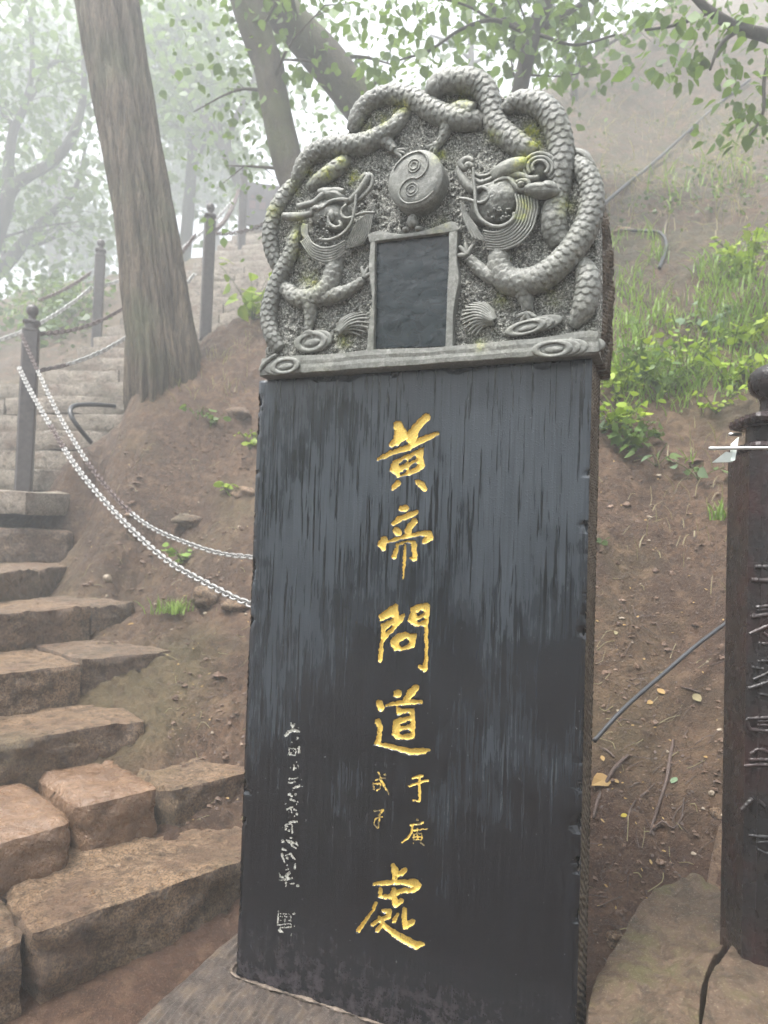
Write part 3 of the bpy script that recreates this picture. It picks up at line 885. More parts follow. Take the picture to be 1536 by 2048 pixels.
# every character: solid shapes ('s' stroke chain, 'p' polygon) and cut-outs ('hs', 'hp'), in photo pixels
CHARS = [
    ("gold", CA, [
        ('s', [(660, 285, 58), (690, 380, 72), (640, 470, 52), (580, 510, 30)]), ('s', [(990, 185, 42), (885, 290, 50), (815, 385, 55), (800, 450, 50)]),
        ('s', [(600, 490, 30), (700, 440, 34), (770, 400, 30)]), ('s', [(430, 675, 20), (560, 610, 32), (760, 545, 36), (900, 465, 38), (1040, 408, 33), (1110, 380, 24)]),
        ('s', [(835, 400, 50), (800, 520, 28)]),
        ('p', [(595, 690), (700, 640), (800, 600), (950, 525), (945, 650), (970, 760), (900, 815), (780, 860), (650, 885), (555, 800)]),
        ('hs', [(685, 730, 16), (735, 700, 20)]), ('hs', [(785, 690, 13), (845, 655, 18)]), ('hs', [(795, 775, 14), (860, 730, 20)]), ('hs', [(690, 840, 10), (740, 805, 14)]),
        ('s', [(600, 1000, 28), (655, 950, 42)]), ('s', [(880, 930, 32), (925, 965, 48), (960, 1010, 33)])]),
    ("gold", CA, [
        ('s', [(700, 1235, 38), (745, 1230, 40)]), ('s', [(605, 1405, 28), (680, 1350, 36), (790, 1310, 38), (870, 1275, 28)]), ('s', [(640, 1485, 46), (655, 1500, 48)]),
        ('s', [(845, 1375, 36), (790, 1440, 38), (770, 1500, 42), (765, 1530, 30)]), ('s', [(500, 1585, 44), (470, 1645, 48), (490, 1690, 28)]),
        ('s', [(540, 1615, 18), (660, 1575, 22), (760, 1545, 28), (900, 1520, 28), (1010, 1520, 40), (1020, 1560, 42), (960, 1605, 32)]),
        ('s', [(650, 1640, 20), (640, 1710, 28), (612, 1785, 32)]), ('s', [(840, 1630, 34), (838, 1720, 34), (845, 1800, 36), (800, 1792, 14)]),
        ('s', [(660, 1640, 16), (740, 1615, 15), (820, 1610, 18)]), ('s', [(735, 1650, 14), (735, 1750, 22), (725, 1850, 22), (715, 2030, 10)])]),
    ("gold", CB, [
        ('p', [(430, 290), (560, 190), (630, 150), (660, 170), (668, 285), (738, 262), (745, 300), (700, 370), (600, 475), (520, 560), (497, 600), (490, 760), (470, 830), (425, 815), (440, 650), (460, 560), (455, 450), (450, 330)]),
        ('hs', [(475, 365, 16), (580, 315, 9)]), ('hs', [(522, 462, 10), (585, 408, 12)]),
        ('p', [(800, 200), (870, 170), (990, 138), (1025, 180), (1015, 300), (1000, 425), (950, 410), (850, 418), (800, 392), (755, 340), (790, 270)]),
        ('hs', [(885, 275, 20), (925, 252, 22)]), ('hs', [(885, 358, 10), (950, 325, 14)]),
        ('s', [(975, 400, 25), (980, 600, 24), (975, 800, 24), (965, 890, 36)]), ('s', [(905, 870, 20), (960, 905, 32)]),
        ('p', [(560, 570), (640, 505), (740, 470), (790, 495), (872, 490), (865, 600), (840, 660), (720, 695), (620, 692), (580, 640)]), ('hs', [(700, 615, 30), (750, 585, 32)])]),
    ("gold", CB, [
        ('s', [(642, 1185, 46), (660, 1178, 48)]), ('s', [(860, 1110, 42), (800, 1180, 48), (740, 1250, 32)]), ('s', [(520, 1318, 18), (640, 1290, 28), (780, 1275, 32), (920, 1270, 26)]),
        ('s', [(450, 1290, 42), (460, 1340, 45)]),
        ('p', [(640, 1310), (700, 1345), (850, 1340), (858, 1500), (850, 1690), (740, 1708), (640, 1702), (585, 1650), (600, 1480), (650, 1462), (635, 1380)]),
        ('hs', [(715, 1328, 14), (810, 1325, 14)]), ('hs', [(655, 1442, 14), (770, 1418, 17)]), ('hs', [(695, 1538, 13), (785, 1508, 17)]), ('hs', [(700, 1622, 22), (775, 1608, 24)]),
        ('s', [(430, 1500, 38), (450, 1560, 34), (445, 1640, 33), (430, 1720, 34), (400, 1755, 18)]),
        ('s', [(410, 1752, 22), (520, 1772, 30), (640, 1800, 32), (800, 1840, 38), (940, 1835, 38), (1010, 1818, 18)])]),
    ("gold", CC, [('s', [(695, 265, 9), (785, 243, 15)]), ('s', [(660, 340, 11), (750, 312, 12), (838, 290, 11)]), ('s', [(755, 265, 13), (760, 400, 13), (755, 485, 11), (700, 475, 8)])]),
    ("gold_worn", CC, [('s', [(735, 665, 12)]), ('s', [(680, 715, 11), (792, 690, 12)]), ('s', [(690, 720, 8), (680, 790, 10), (640, 840, 10), (585, 886, 7)]), ('s', [(700, 767, 8), (832, 750, 5)]),
                      ('s', [(702, 800, 6), (778, 792, 6)]), ('s', [(702, 800, 6), (702, 852, 6)]), ('s', [(778, 792, 6), (780, 852, 6)]), ('s', [(702, 828, 5), (778, 822, 5)]), ('s', [(702, 852, 6), (780, 852, 6)]),
                      ('s', [(740, 740, 6), (740, 852, 5)]), ('s', [(702, 885, 9)]), ('s', [(768, 878, 9), (803, 908, 7)])]),
    ("gold_worn", CC, [('s', [(340, 285, 6), (430, 263, 7)]), ('s', [(365, 210, 6), (400, 300, 8), (466, 425, 6)]), ('s', [(430, 236, 10)]), ('s', [(316, 318, 9), (322, 372, 9)]),
                      ('s', [(340, 318, 9), (388, 318, 9), (382, 368, 9), (350, 384, 6)])]),
    ("gold_worn", CC, [('s', [(330, 580, 7), (410, 570, 8), (372, 620, 7)]), ('s', [(375, 620, 7), (370, 690, 7), (362, 745, 7), (322, 705, 6), (328, 658, 6), (400, 633, 6)])]),
    ("gold", CC, [
        ('s', [(505, 1092, 22), (520, 1150, 38), (520, 1230, 28)]), ('s', [(550, 1192, 24), (590, 1170, 32), (620, 1142, 27)]),
        ('s', [(325, 1278, 20), (450, 1265, 27), (600, 1260, 24), (710, 1275, 48), (735, 1295, 42)]), ('s', [(700, 1330, 32), (640, 1352, 18)]),
        ('s', [(385, 1330, 24), (380, 1390, 20)]), ('s', [(380, 1395, 17), (470, 1400, 27), (560, 1352, 28), (640, 1332, 22)]), ('s', [(510, 1330, 27), (510, 1400, 30), (530, 1470, 33), (578, 1440, 27)]),
        ('s', [(340, 1460, 20), (310, 1530, 14), (230, 1640, 20), (172, 1722, 24)]),
        ('s', [(412, 1530, 22), (470, 1535, 26), (462, 1590, 26), (390, 1612, 20), (305, 1665, 20)]), ('s', [(405, 1665, 18), (350, 1722, 24)]),
        ('s', [(548, 1565, 18), (515, 1632, 22)]), ('s', [(612, 1520, 26), (610, 1600, 28), (620, 1680, 34), (690, 1638, 30)]),
        ('s', [(372, 1600, 20), (420, 1672, 28), (520, 1750, 34), (640, 1820, 42), (720, 1858, 44), (780, 1850, 26)])]),
]
# the flaking signature column and its seal on the left: one group of marks per character
FLAKES = [
    (CD, [[(520, 225, 18), (555, 285, 26)], [(590, 230, 14), (560, 300, 20)], [(430, 440, 24), (490, 375, 30), (570, 345, 28), (655, 365, 24)], [(640, 470, 18), (630, 500, 10)], [(540, 560, 14)], [(500, 660, 10), (600, 660, 8)], [(650, 300, 11)]]),
    (CD, [[(490, 650, 12), (500, 760, 14), (600, 780, 12), (610, 660, 12)], [(660, 640, 26), (660, 720, 26)], [(530, 735, 16)], [(570, 700, 14)], [(470, 770, 9)]]),
    (CD, [[(570, 945, 20), (570, 1010, 18)], [(520, 985, 16)], [(600, 1000, 18)], [(625, 890, 13)], [(650, 940, 8), (650, 985, 6)]]),
    (CD, [[(490, 1170, 15), (560, 1180, 10), (635, 1155, 12)], [(480, 1245, 16), (590, 1230, 18)], [(500, 1200, 10)], [(700, 1195, 12)], [(665, 1295, 24), (570, 1330, 16)], [(720, 1303, 12)], [(560, 1365, 12)]]),
    (CD, [[(500, 1440, 26), (540, 1470, 24)], [(610, 1440, 28)], [(510, 1520, 18), (590, 1550, 20)], [(445, 1602, 13)], [(620, 1610, 14)], [(640, 1570, 18)]]),
    (CD, [[(470, 1690, 20), (560, 1650, 16)], [(530, 1700, 14), (545, 1750, 12)], [(580, 1700, 22), (620, 1720, 18)], [(630, 1780, 26)], [(490, 1740, 12)], [(590, 1810, 16)]]),
    (CE, [[(510, 35, 22), (570, 25, 28), (635, 25, 16)], [(440, 75, 16), (440, 160, 20)], [(545, 80, 14), (550, 220, 18)], [(490, 180, 24)], [(440, 70, 12), (540, 70, 10)], [(385, 120, 11)], [(470, 120, 14)]]),
    (CE, [[(385, 360, 34)], [(450, 350, 18), (510, 370, 34), (560, 390, 28)], [(530, 300, 18)], [(615, 380, 18), (645, 435, 16)], [(540, 435, 26), (620, 480, 14)], [(390, 495, 24), (450, 520, 14)]]),
    (CE, [[(375, 580, 24), (400, 690, 20), (425, 720, 16)], [(465, 650, 26)], [(430, 610, 12), (520, 570, 18), (560, 640, 18), (600, 680, 12)], [(620, 640, 10)], [(680, 705, 14)], [(595, 750, 16), (590, 830, 18)], [(460, 770, 14)], [(440, 855, 12), (480, 835, 13)]]),
    (CE, [[(335, 920, 15), (350, 970, 24), (395, 980, 18)], [(500, 905, 32), (450, 950, 30), (470, 1000, 34)], [(330, 1025, 12), (430, 1010, 20), (540, 995, 18)], [(440, 1060, 20), (440, 1130, 14)], [(510, 1090, 8), (575, 1088, 12)], [(635, 1120, 30)]]),
    (CE, [[(315, 1560, 12), (300, 1800, 18)], [(330, 1880, 30), (380, 1920, 18)], [(340, 1600, 7), (520, 1610, 7)], [(340, 1650, 7), (520, 1650, 7)], [(345, 1720, 8), (520, 1715, 8)], [(330, 1790, 12), (520, 1770, 10)], [(340, 1840, 14), (530, 1830, 14)], [(420, 1570, 7), (420, 1830, 7)], [(520, 1620, 8), (530, 1830, 10)], [(580, 1600, 24)], [(580, 1810, 18)], [(530, 1960, 15)], [(430, 1720, 14)]]),
]

# slab front: a sheet fine enough around the lettering to carry the cut strokes
def xz_of(shape):
    return shape

xl, _ = face(700, 1400); xr, _ = face(892, 1400); fl0, _ = face(548, 1650); fl1, _ = face(606, 1650)
HW = ST_W / 2
fine = 0.00125
xs = np.concatenate([np.arange(-HW, fl0, 0.008), np.arange(fl0, fl1, fine * 1.15), np.arange(fl1, xl, 0.008), np.arange(xl, xr, fine), np.arange(xr, HW, 0.008), [HW]])
xs = np.unique(np.round(xs, 6))
zs = np.arange(0, ST_H + 1e-6, ST_H / 1180)
SX, SZ = np.meshgrid(xs, zs, indexing='ij')
# where each sheet vertex lies in the photo (to read the traced strokes)
wx = ST_C[0] + SX * cos(ST_TH); wy = ST_C[1] + SX * sin(ST_TH); wz = SZ + ST_ZB - CAM_Z
cc = np.stack([wx, wy, wz], -1) @ CAM_R
PX = 768 + FPX * cc[..., 0] / -cc[..., 2]; PY = 1024 - FPX * cc[..., 1] / -cc[..., 2]
wobx = PX + 1.3 * vnoise(PX / 5, PY / 5, None, 3); woby = PY + 1.3 * vnoise(PX / 5, PY / 5, None, 4)
depth = np.zeros_like(SX)
owner = np.full(SX.shape, -1)


def field(shapes, cr, x, y):
    d = np.full(x.shape, 99.0)
    for kind, pts in shapes:
        q = cr(pts)
        s = sd_stroke(x, y, q) if kind in ('s', 'hs') else sd_poly(x, y, q)
        d = np.minimum(d, s) if kind in ('s', 'p') else np.maximum(d, -s)
    return d

CHAR_BOX = []
for ci, (mname, cr, shapes) in enumerate(CHARS):
    allp = np.array([p[:2] for k, q in shapes for p in cr(q)])
    x0, y0 = allp.min(0) - 14; x1, y1 = allp.max(0) + 14
    m = (PX > x0) & (PX < x1) & (PY > y0) & (PY < y1)
    d = field(shapes, cr, wobx[m], woby[m])
    dep = np.clip(-d / 3.0, 0, 1)
    big = ci in (0, 1, 2, 3, 8)
    depth[m] = np.maximum(depth[m], (0.0055 if big else 0.0026) * np.sin(dep * pi / 2))
    ow = owner[m]; ow[d < (-0.35 if big else 0.25)] = ci; owner[m] = ow
NCH = len(CHARS)
for fi, (cr, chains) in enumerate(FLAKES):
    shapes = [('s', c) for c in chains]
    allp = np.array([p[:2] for k, q in shapes for p in cr(q)])
    x0, y0 = allp.min(0) - 6; x1, y1 = allp.max(0) + 6
    m = (PX > x0) & (PX < x1) & (PY > y0) & (PY < y1)
    fx = PX[m] + 1.2 * vnoise(PX[m] / 1.6, PY[m] / 1.6, None, 13); fy = PY[m] + 1.2 * vnoise(PX[m] / 1.6, PY[m] / 1.6, None, 14)
    d = field(shapes, cr, fx, fy) + 0.5 * vnoise(PX[m] / 1.1, PY[m] / 1.1, None, 15)
    depth[m] = np.maximum(depth[m], 0.0012 * np.clip(-d / 1.0, 0, 1))
    ow = owner[m]; ow[d < -0.1] = NCH + fi; owner[m] = ow

# chipped, slightly uneven outer edge
edge = np.minimum(np.minimum(SX + HW, HW - SX), np.minimum(SZ + 1, ST_H - SZ))
chip = np.clip(fbm(SX * 26, SZ * 26, None, 4, 77) - 0.12, 0, 1) * 0.03
rec = np.clip(0.006 + chip - edge, 0, 0.02) * 0.8
SY = depth + rec + 0.0012 * fbm(SX * 7, SZ * 7, None, 3, 78)
VS = np.stack([SX, SY, SZ], -1).reshape(-1, 3)
FQ = grid_faces(len(xs), len(zs))
fo = owner.reshape(-1)[FQ]
fown = np.where((fo >= 0).sum(1) >= 3, fo.max(1), -1)
dirt = np.clip(1 - SZ / 0.22, 0, 1) ** 1.3 * (0.5 + 0.5 * fbm(SX * 8, SZ * 8, None, 3, 80) + 0.3)


def sub_mesh(name, sel, mat, attrs=None, smooth=True):
    f = FQ[sel]
    u, inv = np.unique(f.ravel(), return_inverse=True)
    return new_mesh(name, VS[u], inv.reshape(f.shape)[:, ::1], mat, smooth, {k: v.reshape(-1)[u] for k, v in (attrs or {}).items()})

SLAB_D = 0.185
slab_me = sub_mesh("slab", fown < 0, [M["slab"]], {"dirt": np.clip(dirt, 0, 1)})
slab = obj("slab", slab_me, stele)
setp(slab, "wet polished black stone slab")
# the slab's tooled sides and back
g = Geo()
nz_ = 240; ny_ = 24
for sgn in (-1, 1):
    zz, yy = np.meshgrid(np.linspace(0, ST_H, nz_), np.linspace(0.004, SLAB_D, ny_), indexing='ij')
    xx = sgn * (HW - 0.0015 + 0.004 * np.sin((zz * 1.4 + yy * 1.1) * 260) * 0.35 + 0.003 * fbm(zz * 25, yy * 25, None, 3, 5))
    Vv = np.stack([xx, yy, zz], -1).reshape(-1, 3)
    f = grid_faces(nz_, ny_)
    g.add(Vv, f if sgn > 0 else f[:, ::-1])
g.add([[-HW, SLAB_D, 0], [HW, SLAB_D, 0], [HW, SLAB_D, ST_H], [-HW, SLAB_D, ST_H]], [(1, 0, 3, 2)])
g.add([[-HW, 0.004, ST_H - .002], [HW, 0.004, ST_H - .002], [HW, SLAB_D, ST_H - .002], [-HW, SLAB_D, ST_H - .002]], [(0, 1, 2, 3)])
obj("side_face", g.mesh("side_face", M["chisel"]), slab)
for ci in range(NCH):
    o = obj("character", sub_mesh("character", fown == ci, M[CHARS[ci][0]]), stele)
    o["label"] = ["first large gold character", "second large gold character", "third large gold character", "fourth large gold character", "small gold character on the right",
                  "small faded gold character on the right", "small faded character on the left", "lower small faded character on the left", "lowest large gold character"][ci]
for fi in range(len(FLAKES)):
    if (fown == NCH + fi).any():
        o = obj("seal" if fi == len(FLAKES) - 1 else "signature_character", sub_mesh("signature", fown == NCH + fi, M["flake"]), stele)

# base block under the slab
PL_X0, PL_X1, PL_Y0, PL_Y1 = -0.53, 0.56, -0.30, 0.40
def ribbed_base():
    nx, ny = 300, 120
    X, Y = np.meshgrid(np.linspace(PL_X0, PL_X1, nx), np.linspace(PL_Y0, PL_Y1, ny), indexing='ij')
    rib = np.sin((X * 1.0 + 0.10 * Y) * 2 * pi / 0.021 + 2.4 * fbm(X * 7, Y * 5, None, 3, 4))
    e = np.minimum(np.minimum(X - PL_X0, PL_X1 - X), np.minimum(Y - PL_Y0, PL_Y1 - Y))
    Z = 0.0031 * rib * np.clip(0.75 + 0.8 * fbm(X * 9, Y * 9, None, 2, 6), 0.1, 1) + 0.006 * fbm(X * 14, Y * 14, None, 3, 9) - 0.003 - 0.025 * np.clip((0.014 + 0.016 * np.clip(fbm(X * 12, Y * 12, None, 2, 3), 0, 1) - e) / 0.03, 0, 1)
    Vt = np.stack([X, Y, Z], -1).reshape(-1, 3)
    g = Geo(); g.add(Vt, grid_faces(nx, ny)[:, ::-1])
    # skirts
    for k, (idx, axis_) in enumerate((((slice(None), 0), 0), ((slice(None), -1), 0), ((0, slice(None)), 1), ((-1, slice(None)), 1))):
        top = np.stack([X[idx], Y[idx], Z[idx]], -1)
        n = len(top)
        rows = [top]
        for j in range(1, 7):
            q = top.copy(); q[:, 2] = q[:, 2] - 0.04 * j
            q[:, axis_ ^ 1 if axis_ == 0 else 0] += 0.0
            rows.append(q)
        A = np.array(rows)
        A += 0.004 * fbm(A[..., 0] * 20, A[..., 1] * 20, A[..., 2] * 20, 3, 2)[..., None]
        g.add(A.reshape(-1, 3), grid_faces(len(rows), n))
    return g.mesh("base_block", M["plinth"])
obj("base_block", ribbed_base(), stele)
g = Geo()
pth = np.array([[-HW - .006, .10, .001], [-HW - .005, -0.002, .001], [-HW * .5, -.004, .001], [0, -.003, .001], [HW * .5, -.005, .001], [HW + .005, -.003, .001]])
pp = catmull(pth, 220)
add_sweep(g, pp, 0.0040 + 0.006 * fbm(pp[:, 0] * 24, pp[:, 1] * 30, None, 3, 3), 14, lambda s, th, r: 0.008 * fbm(s * 60, np.cos(th) * 2, np.sin(th) * 2, 4, 6, .65), (0, 0, 1), .55)
obj("mortar_joint", g.mesh("mortar_joint", M["mortar"]), stele)

# ------------------------------------------------------------------ the dragon capital
Y0 = -0.012           # carved ground of the relief, in front of the slab face


def fxyz(px, py, y):
    x, z = face(px, py, -y)
    return np.array([x, y, z])


MOSS = [(1063, 262, 16, 1.0), (1072, 285, 14, 1.0), (1052, 315, 12, .9), (1045, 325, 14, .8), (922, 200, 20, .5), (880, 310, 10, .9), (705, 355, 14, .7), (680, 320, 14, .6), (655, 345, 16, .5),
        (765, 240, 12, .6), (800, 215, 18, .5), (735, 250, 12, .6), (1042, 430, 12, .6), (1050, 408, 14, .5), (600, 445, 14, .5), (592, 470, 14, .5), (985, 275, 14, .5), (620, 345, 16, .4),
        (690, 680, 16, .4), (595, 510, 14, .4), (620, 560, 16, .5), (1130, 410, 20, .4), (880, 455, 16, .35), (545, 420, 16, .3), (1105, 590, 18, .3), (1000, 600, 18, .3), (960, 690, 14, .3), (590, 375, 16, .4), (1040, 345, 20, .25)]


def moss_of(V):
    """lichen weight for local points of the capital"""
    x = ST_C[0] + V[:, 0] * cos(ST_TH) - V[:, 1] * sin(ST_TH); y = ST_C[1] + V[:, 0] * sin(ST_TH) + V[:, 1] * cos(ST_TH); z = V[:, 2] + ST_ZB - CAM_Z
    c = np.stack([x, y, z], -1) @ CAM_R
    px = 768 + FPX * c[:, 0] / -c[:, 2]; py = 1024 - FPX * c[:, 1] / -c[:, 2]
    m = np.zeros(len(V))
    nz = 0.5 + 0.9 * fbm(V[:, 0] * 60, V[:, 2] * 60, V[:, 1] * 60, 3, 91)
    for mx, my, r, w in MOSS:
        m = np.maximum(m, w * np.exp(-(((px - mx) / r) ** 2 + ((py - my) / r) ** 2)))
    return np.clip(m * 2.2 * nz + 0.10 * np.clip(fbm(V[:, 0] * 14, V[:, 2] * 14, None, 3, 92), 0, 1), 0, 1)


def mesh_moss(g, name, mat, smooth=True):
    V = np.vstack(g.V)
    return new_mesh(name, V, g.F, mat, smooth, {"moss": moss_of(V)})


# back block: outline of the carved head-stone (photo pixels), clockwise from the lower left
OUT = [(522, 752), (527, 700), (526, 640), (533, 590), (545, 556), (536, 510), (533, 470), (541, 432), (560, 402), (584, 372), (597, 345), (610, 308), (642, 284), (690, 266), (708, 242),
       (722, 206), (748, 186), (800, 172), (846, 176), (872, 154), (905, 141), (948, 144), (982, 160), (1003, 192), (1022, 186), (1050, 192), (1092, 212), (1124, 246), (1140, 285), (1158, 300),
       (1178, 325), (1190, 362), (1198, 405), (1203, 470), (1204, 560), (1203, 640), (1199, 690), (1197, 716)]
ol = np.array([face(px, py, 0.01) for px, py in OUT])
ol = np.vstack([ol, [[ol[-1, 0] * 0.5, ST_H + 0.004], [0, ST_H + 0.004], [ol[0, 0] * 0.5, ST_H + 0.004]]])
ol[0, 1] = ol[len(OUT) - 1, 1] = ST_H + 0.004
CEN = np.array([0.02, ST_H + 0.27])


def resample_closed(P, n):
    Q = np.vstack([P, P[:1]])
    s = np.concatenate([[0], np.cumsum(np.linalg.norm(np.diff(Q, axis=0), axis=1))])
    u = np.linspace(0, s[-1], n, endpoint=False)
    return np.stack([np.interp(u, s, Q[:, k]) for k in (0, 1)], 1)

na, nr = 640, 170
ring = resample_closed(ol, na)
for _ in range(2):
    ring = (np.roll(ring, 1, 0) + 2 * ring + np.roll(ring, -1, 0)) / 4
rr = np.linspace(0, 1, nr)[:, None, None]
A = CEN[None, None] * (1 - rr) + ring[None] * rr
x, z = A[..., 0], A[..., 1]
pit = fbm(x * 90, z * 90, None, 3, 51) * 0.0045 + fbm(x * 22, z * 22, None, 3, 52) * 0.006 + np.clip(vnoise(x * 170, z * 170, None, 53), -1, 0.3) * 0.004
yv = Y0 - pit + 0.02 * np.clip((rr[..., 0] - 0.97) / 0.03, 0, 1) ** 2
Vf = np.stack([x, yv, z], -1).reshape(-1, 3)
CAP_D = 0.235
g = Geo(); g.add(Vf, grid_faces(nr, na, True)[:, ::-1])
capital = obj("capital", mesh_moss(g, "capital", M["ground_carved"]), stele)
setp(capital, "grey lichened capital carved with two dragons")
nw = 26
rows = []
for k in range(nw):
    f = k / (nw - 1)
    yy = Y0 + 0.02 + f * (CAP_D - 0.02)
    d = ring - CEN
    wob = 0.010 * fbm(ring[:, 0] * 26, ring[:, 1] * 26, np.full(na, f * 5.0), 3, 61) + 0.004 * np.sin((ring[:, 1] + 0.9 * yy) * 330)
    q = ring + d / np.linalg.norm(d, axis=1)[:, None] * (wob * (0.0 if k == 0 else 1.0) + 0.006 * sin(f * pi))[:, None]
    rows.append(np.stack([q[:, 0], np.full(na, yy), q[:, 1]], -1))
g = Geo(); g.add(np.array(rows).reshape(-1, 3), grid_faces(nw, na, True)[:, ::-1])
g.add(rows[-1], [tuple(range(na))[::-1]])
obj("chiselled_side", g.mesh("chiselled_side", M["chisel"]), capital)


# scales -------------------------------------------------------------
def scale_disp(pitch=0.0175, width=0.021, amp=0.0072, flip=False, jitter=0.0):
    def f(S, TH, R):
        r0 = float(np.median(R))
        n = max(6, 2 * int(round(2 * pi * r0 / width / 2)))
        s = (S.max() - S) if flip else S
        vv = TH / (2 * pi) * n
        h = np.zeros_like(S)
        row = np.floor(s / pitch)
        for k in (0, -1, -2):
            i = row + k
            off = 0.5 * np.mod(i, 2)
            j = np.round(vv - off)
            dv = (vv - off - j)
            du = (s - i * pitch) / pitch                   # 0 at the root .. 2 at the tip
            tip = 0.95 + 0.85 * np.sqrt(np.clip(1 - (dv / 0.53) ** 2, 0, 1))
            ins = (du < tip) & (np.abs(dv) < 0.54)
            rimd = np.minimum((tip - du) * 0.85, (0.54 - np.abs(dv)) * 1.1)
            hh = np.where(ins, 0.20 + 0.40 * du - 0.16 * np.clip(1 - rimd / 0.10, 0, 1) ** 2, 0)
            # top layer is the scale whose root lies furthest along
            h = np.where((h == 0) & ins, hh, h) if k == 0 else np.where(ins & (hh > h), hh, h)
        return amp * (h - 0.45)
    return f


def tube(g, pts, y=None, ring=56, step=0.0016, scales=True, flat=0.86, pitch=0.0155, width=0.0185, amp=0.0066, flip=False):
    """pts: (px, py, radius px, y) in the photo; the limb is laid on the relief"""
    P = []
    for p in pts:
        yy = p[3] if len(p) > 3 else (Y0 - 0.012 if y is None else y)
        q = fxyz(p[0], p[1], yy)
        k = p[2] * 1.6 / FPX
        P.append((*q, k))
    P = np.array(P)
    L = np.linalg.norm(np.diff(P[:, :3], axis=0), axis=1).sum()
    n = max(8, int(L / step))
    Q = catmull(P, n)
    d = scale_disp(pitch, width, amp, flip) if scales else (lambda s, th, r: 0.0009 * fbm(s * 60, th * 2, None, 3, 5))
    add_sweep(g, Q[:, :3], np.maximum(Q[:, 3], 0.0015), ring, d, (0, -1, 0), flat)
    return Q


def fin(g, pts, y, size=5, tooth=9.0, side=1):
    """a saw-edged dorsal crest: overlapping pointed plates along a path"""
    P = np.array([fxyz(p[0], p[1], y) for p in pts])
    Q = catmull(P, 300)
    s = np.concatenate([[0], np.cumsum(np.linalg.norm(np.diff(Q, axis=0), axis=1))])
    step = tooth * 1.6 / FPX
    k = 0
    while k * step < s[-1] - step * 1.2:
        u0, u1 = k * step, k * step + step * 1.55
        a = np.array([np.interp(u0, s, Q[:, c]) for c in range(3)]); b = np.array([np.interp(min(u1, s[-1]), s, Q[:, c]) for c in range(3)])
        t_ = b - a; t_ /= np.linalg.norm(t_) + 1e-9
        nn = np.array([t_[2], 0, -t_[0]]) * side
        h = size * 1.6 / FPX
        tip = b + nn * h
        m = (a + b) / 2
        V = [a + [0, -.004, 0], b + [0, -.004, 0], tip + [0, -.001, 0], m + nn * h * .55 + [0, -.006, 0], a + [0, .012, 0], b + [0, .012, 0], tip + [0, .010, 0]]
        g.add(V, [(0, 1, 3), (1, 2, 3), (2, 0, 3), (0, 2, 6, 4), (2, 1, 5, 6), (1, 0, 4, 5)])
        k += 1


def line(g, pts, r, y, ring=14, step=0.003, flat=0.9):
    tube(g, [(p[0], p[1], p[2] if len(p) > 2 else r, p[3] if len(p) > 3 else y) for p in pts], None, ring, step, False, flat)


def blob(g, px, py, rx, ry, ang, y, dy, disp=0.12, nu=14, nv=20):
    c = fxyz(px, py, y); k = 1.6 / FPX
    ca, sa = cos(radians(ang)), sin(radians(ang))
    ax = np.array([[ca * rx * k, 0, -sa * rx * k], [sa * ry * k, 0, ca * ry * k], [0, dy, 0]])
    big = rx > 40
    add_ellipsoid(g, c, ax, 44 if big else nu, 64 if big else nv, (lambda a, b, c_: disp * fbm(a * 2 + px, b * 2 + py, c_ * 2, 3, 4) + (.10 * np.abs(fbm(a * 6, b * 6, c_ * 6, 3, 9)) if big else 0)))


def C1(X, Y): return (500 + X / 4.042, 120 + Y / 4.042)
def C2(X, Y): return (860 + X / 4.042, 120 + Y / 4.042)
def C3(X, Y): return (500 + X / 4.042, 400 + Y / 4.042)
def C4(X, Y): return (860 + X / 4.042, 400 + Y / 4.042)


def claw(g, px, py, dirs, y, r=5.0, ln=20):
    for a in dirs:
        ca, sa = cos(radians(a)), -sin(radians(a))
        b = 1 if cos(radians(a)) > 0 else -1
        line(g, [(px, py, r), (px + ca * ln * .5, py + sa * ln * .5, r * 0.95), (px + ca * ln * .95 + b * 1.0, py + sa * ln * .95, r * 0.7), (px + ca * ln * 1.2 - sa * 4, py + sa * ln * 1.2 + 4, r * .28)], r, y, 12)


YB = Y0 - 0.008
# ---- left dragon
ld = Geo()
tube(ld, [(704, 262, 12, Y0), (710, 246, 15, YB), (719, 224, 17, YB), (739, 204, 18, YB), (768, 191, 18.5, YB), (798, 189, 19, YB), (829, 199, 20, YB), (859, 217, 21, YB), (890, 232, 21, YB), (930, 240, 21, Y0 - .008), (965, 243, 18, Y0 + .004)])
tube(ld, [(590, 372, 13, Y0), (599, 345, 15, YB), (609, 324, 17, YB), (631, 305, 19.5, YB), (663, 294, 21, YB), (698, 292, 21.5, YB), (730, 287, 21, YB), (757, 275, 20, YB), (786, 256, 17, Y0 - .01), (803, 236, 15, Y0 - .004), (818, 222, 12, Y0 + .004)])
tube(ld, [(694, 318, 13, Y0 + .002), (684, 328, 16, Y0 - .008), (667, 341, 17, Y0 - .012), (640, 360, 15, Y0 - .01), (620, 376, 11, Y0)], pitch=.015, width=.018)
tube(ld, [(588, 368, 14, Y0), (570, 390, 17, YB + .004), (556, 412, 17, YB), (546, 438, 17, YB), (540, 470, 17, YB), (544, 502, 16, YB + .004), (552, 530, 12, Y0), (556, 545, 8, Y0 + .004)])
tube(ld, [(596, 455, 10, Y0), (590, 475, 13, Y0 - .01), (581, 507, 16, YB), (565, 540, 17, YB), (550, 575, 17.5, YB), (541, 611, 17.5, YB), (538, 643, 17.5, YB), (546, 676, 17, YB), (560, 698, 13, Y0 - .004)], width=.017)
fin(ld, [(584, 462), (572, 500), (552, 538), (535, 573), (524, 611), (520, 645)], YB - .004, 6, 13, -1)
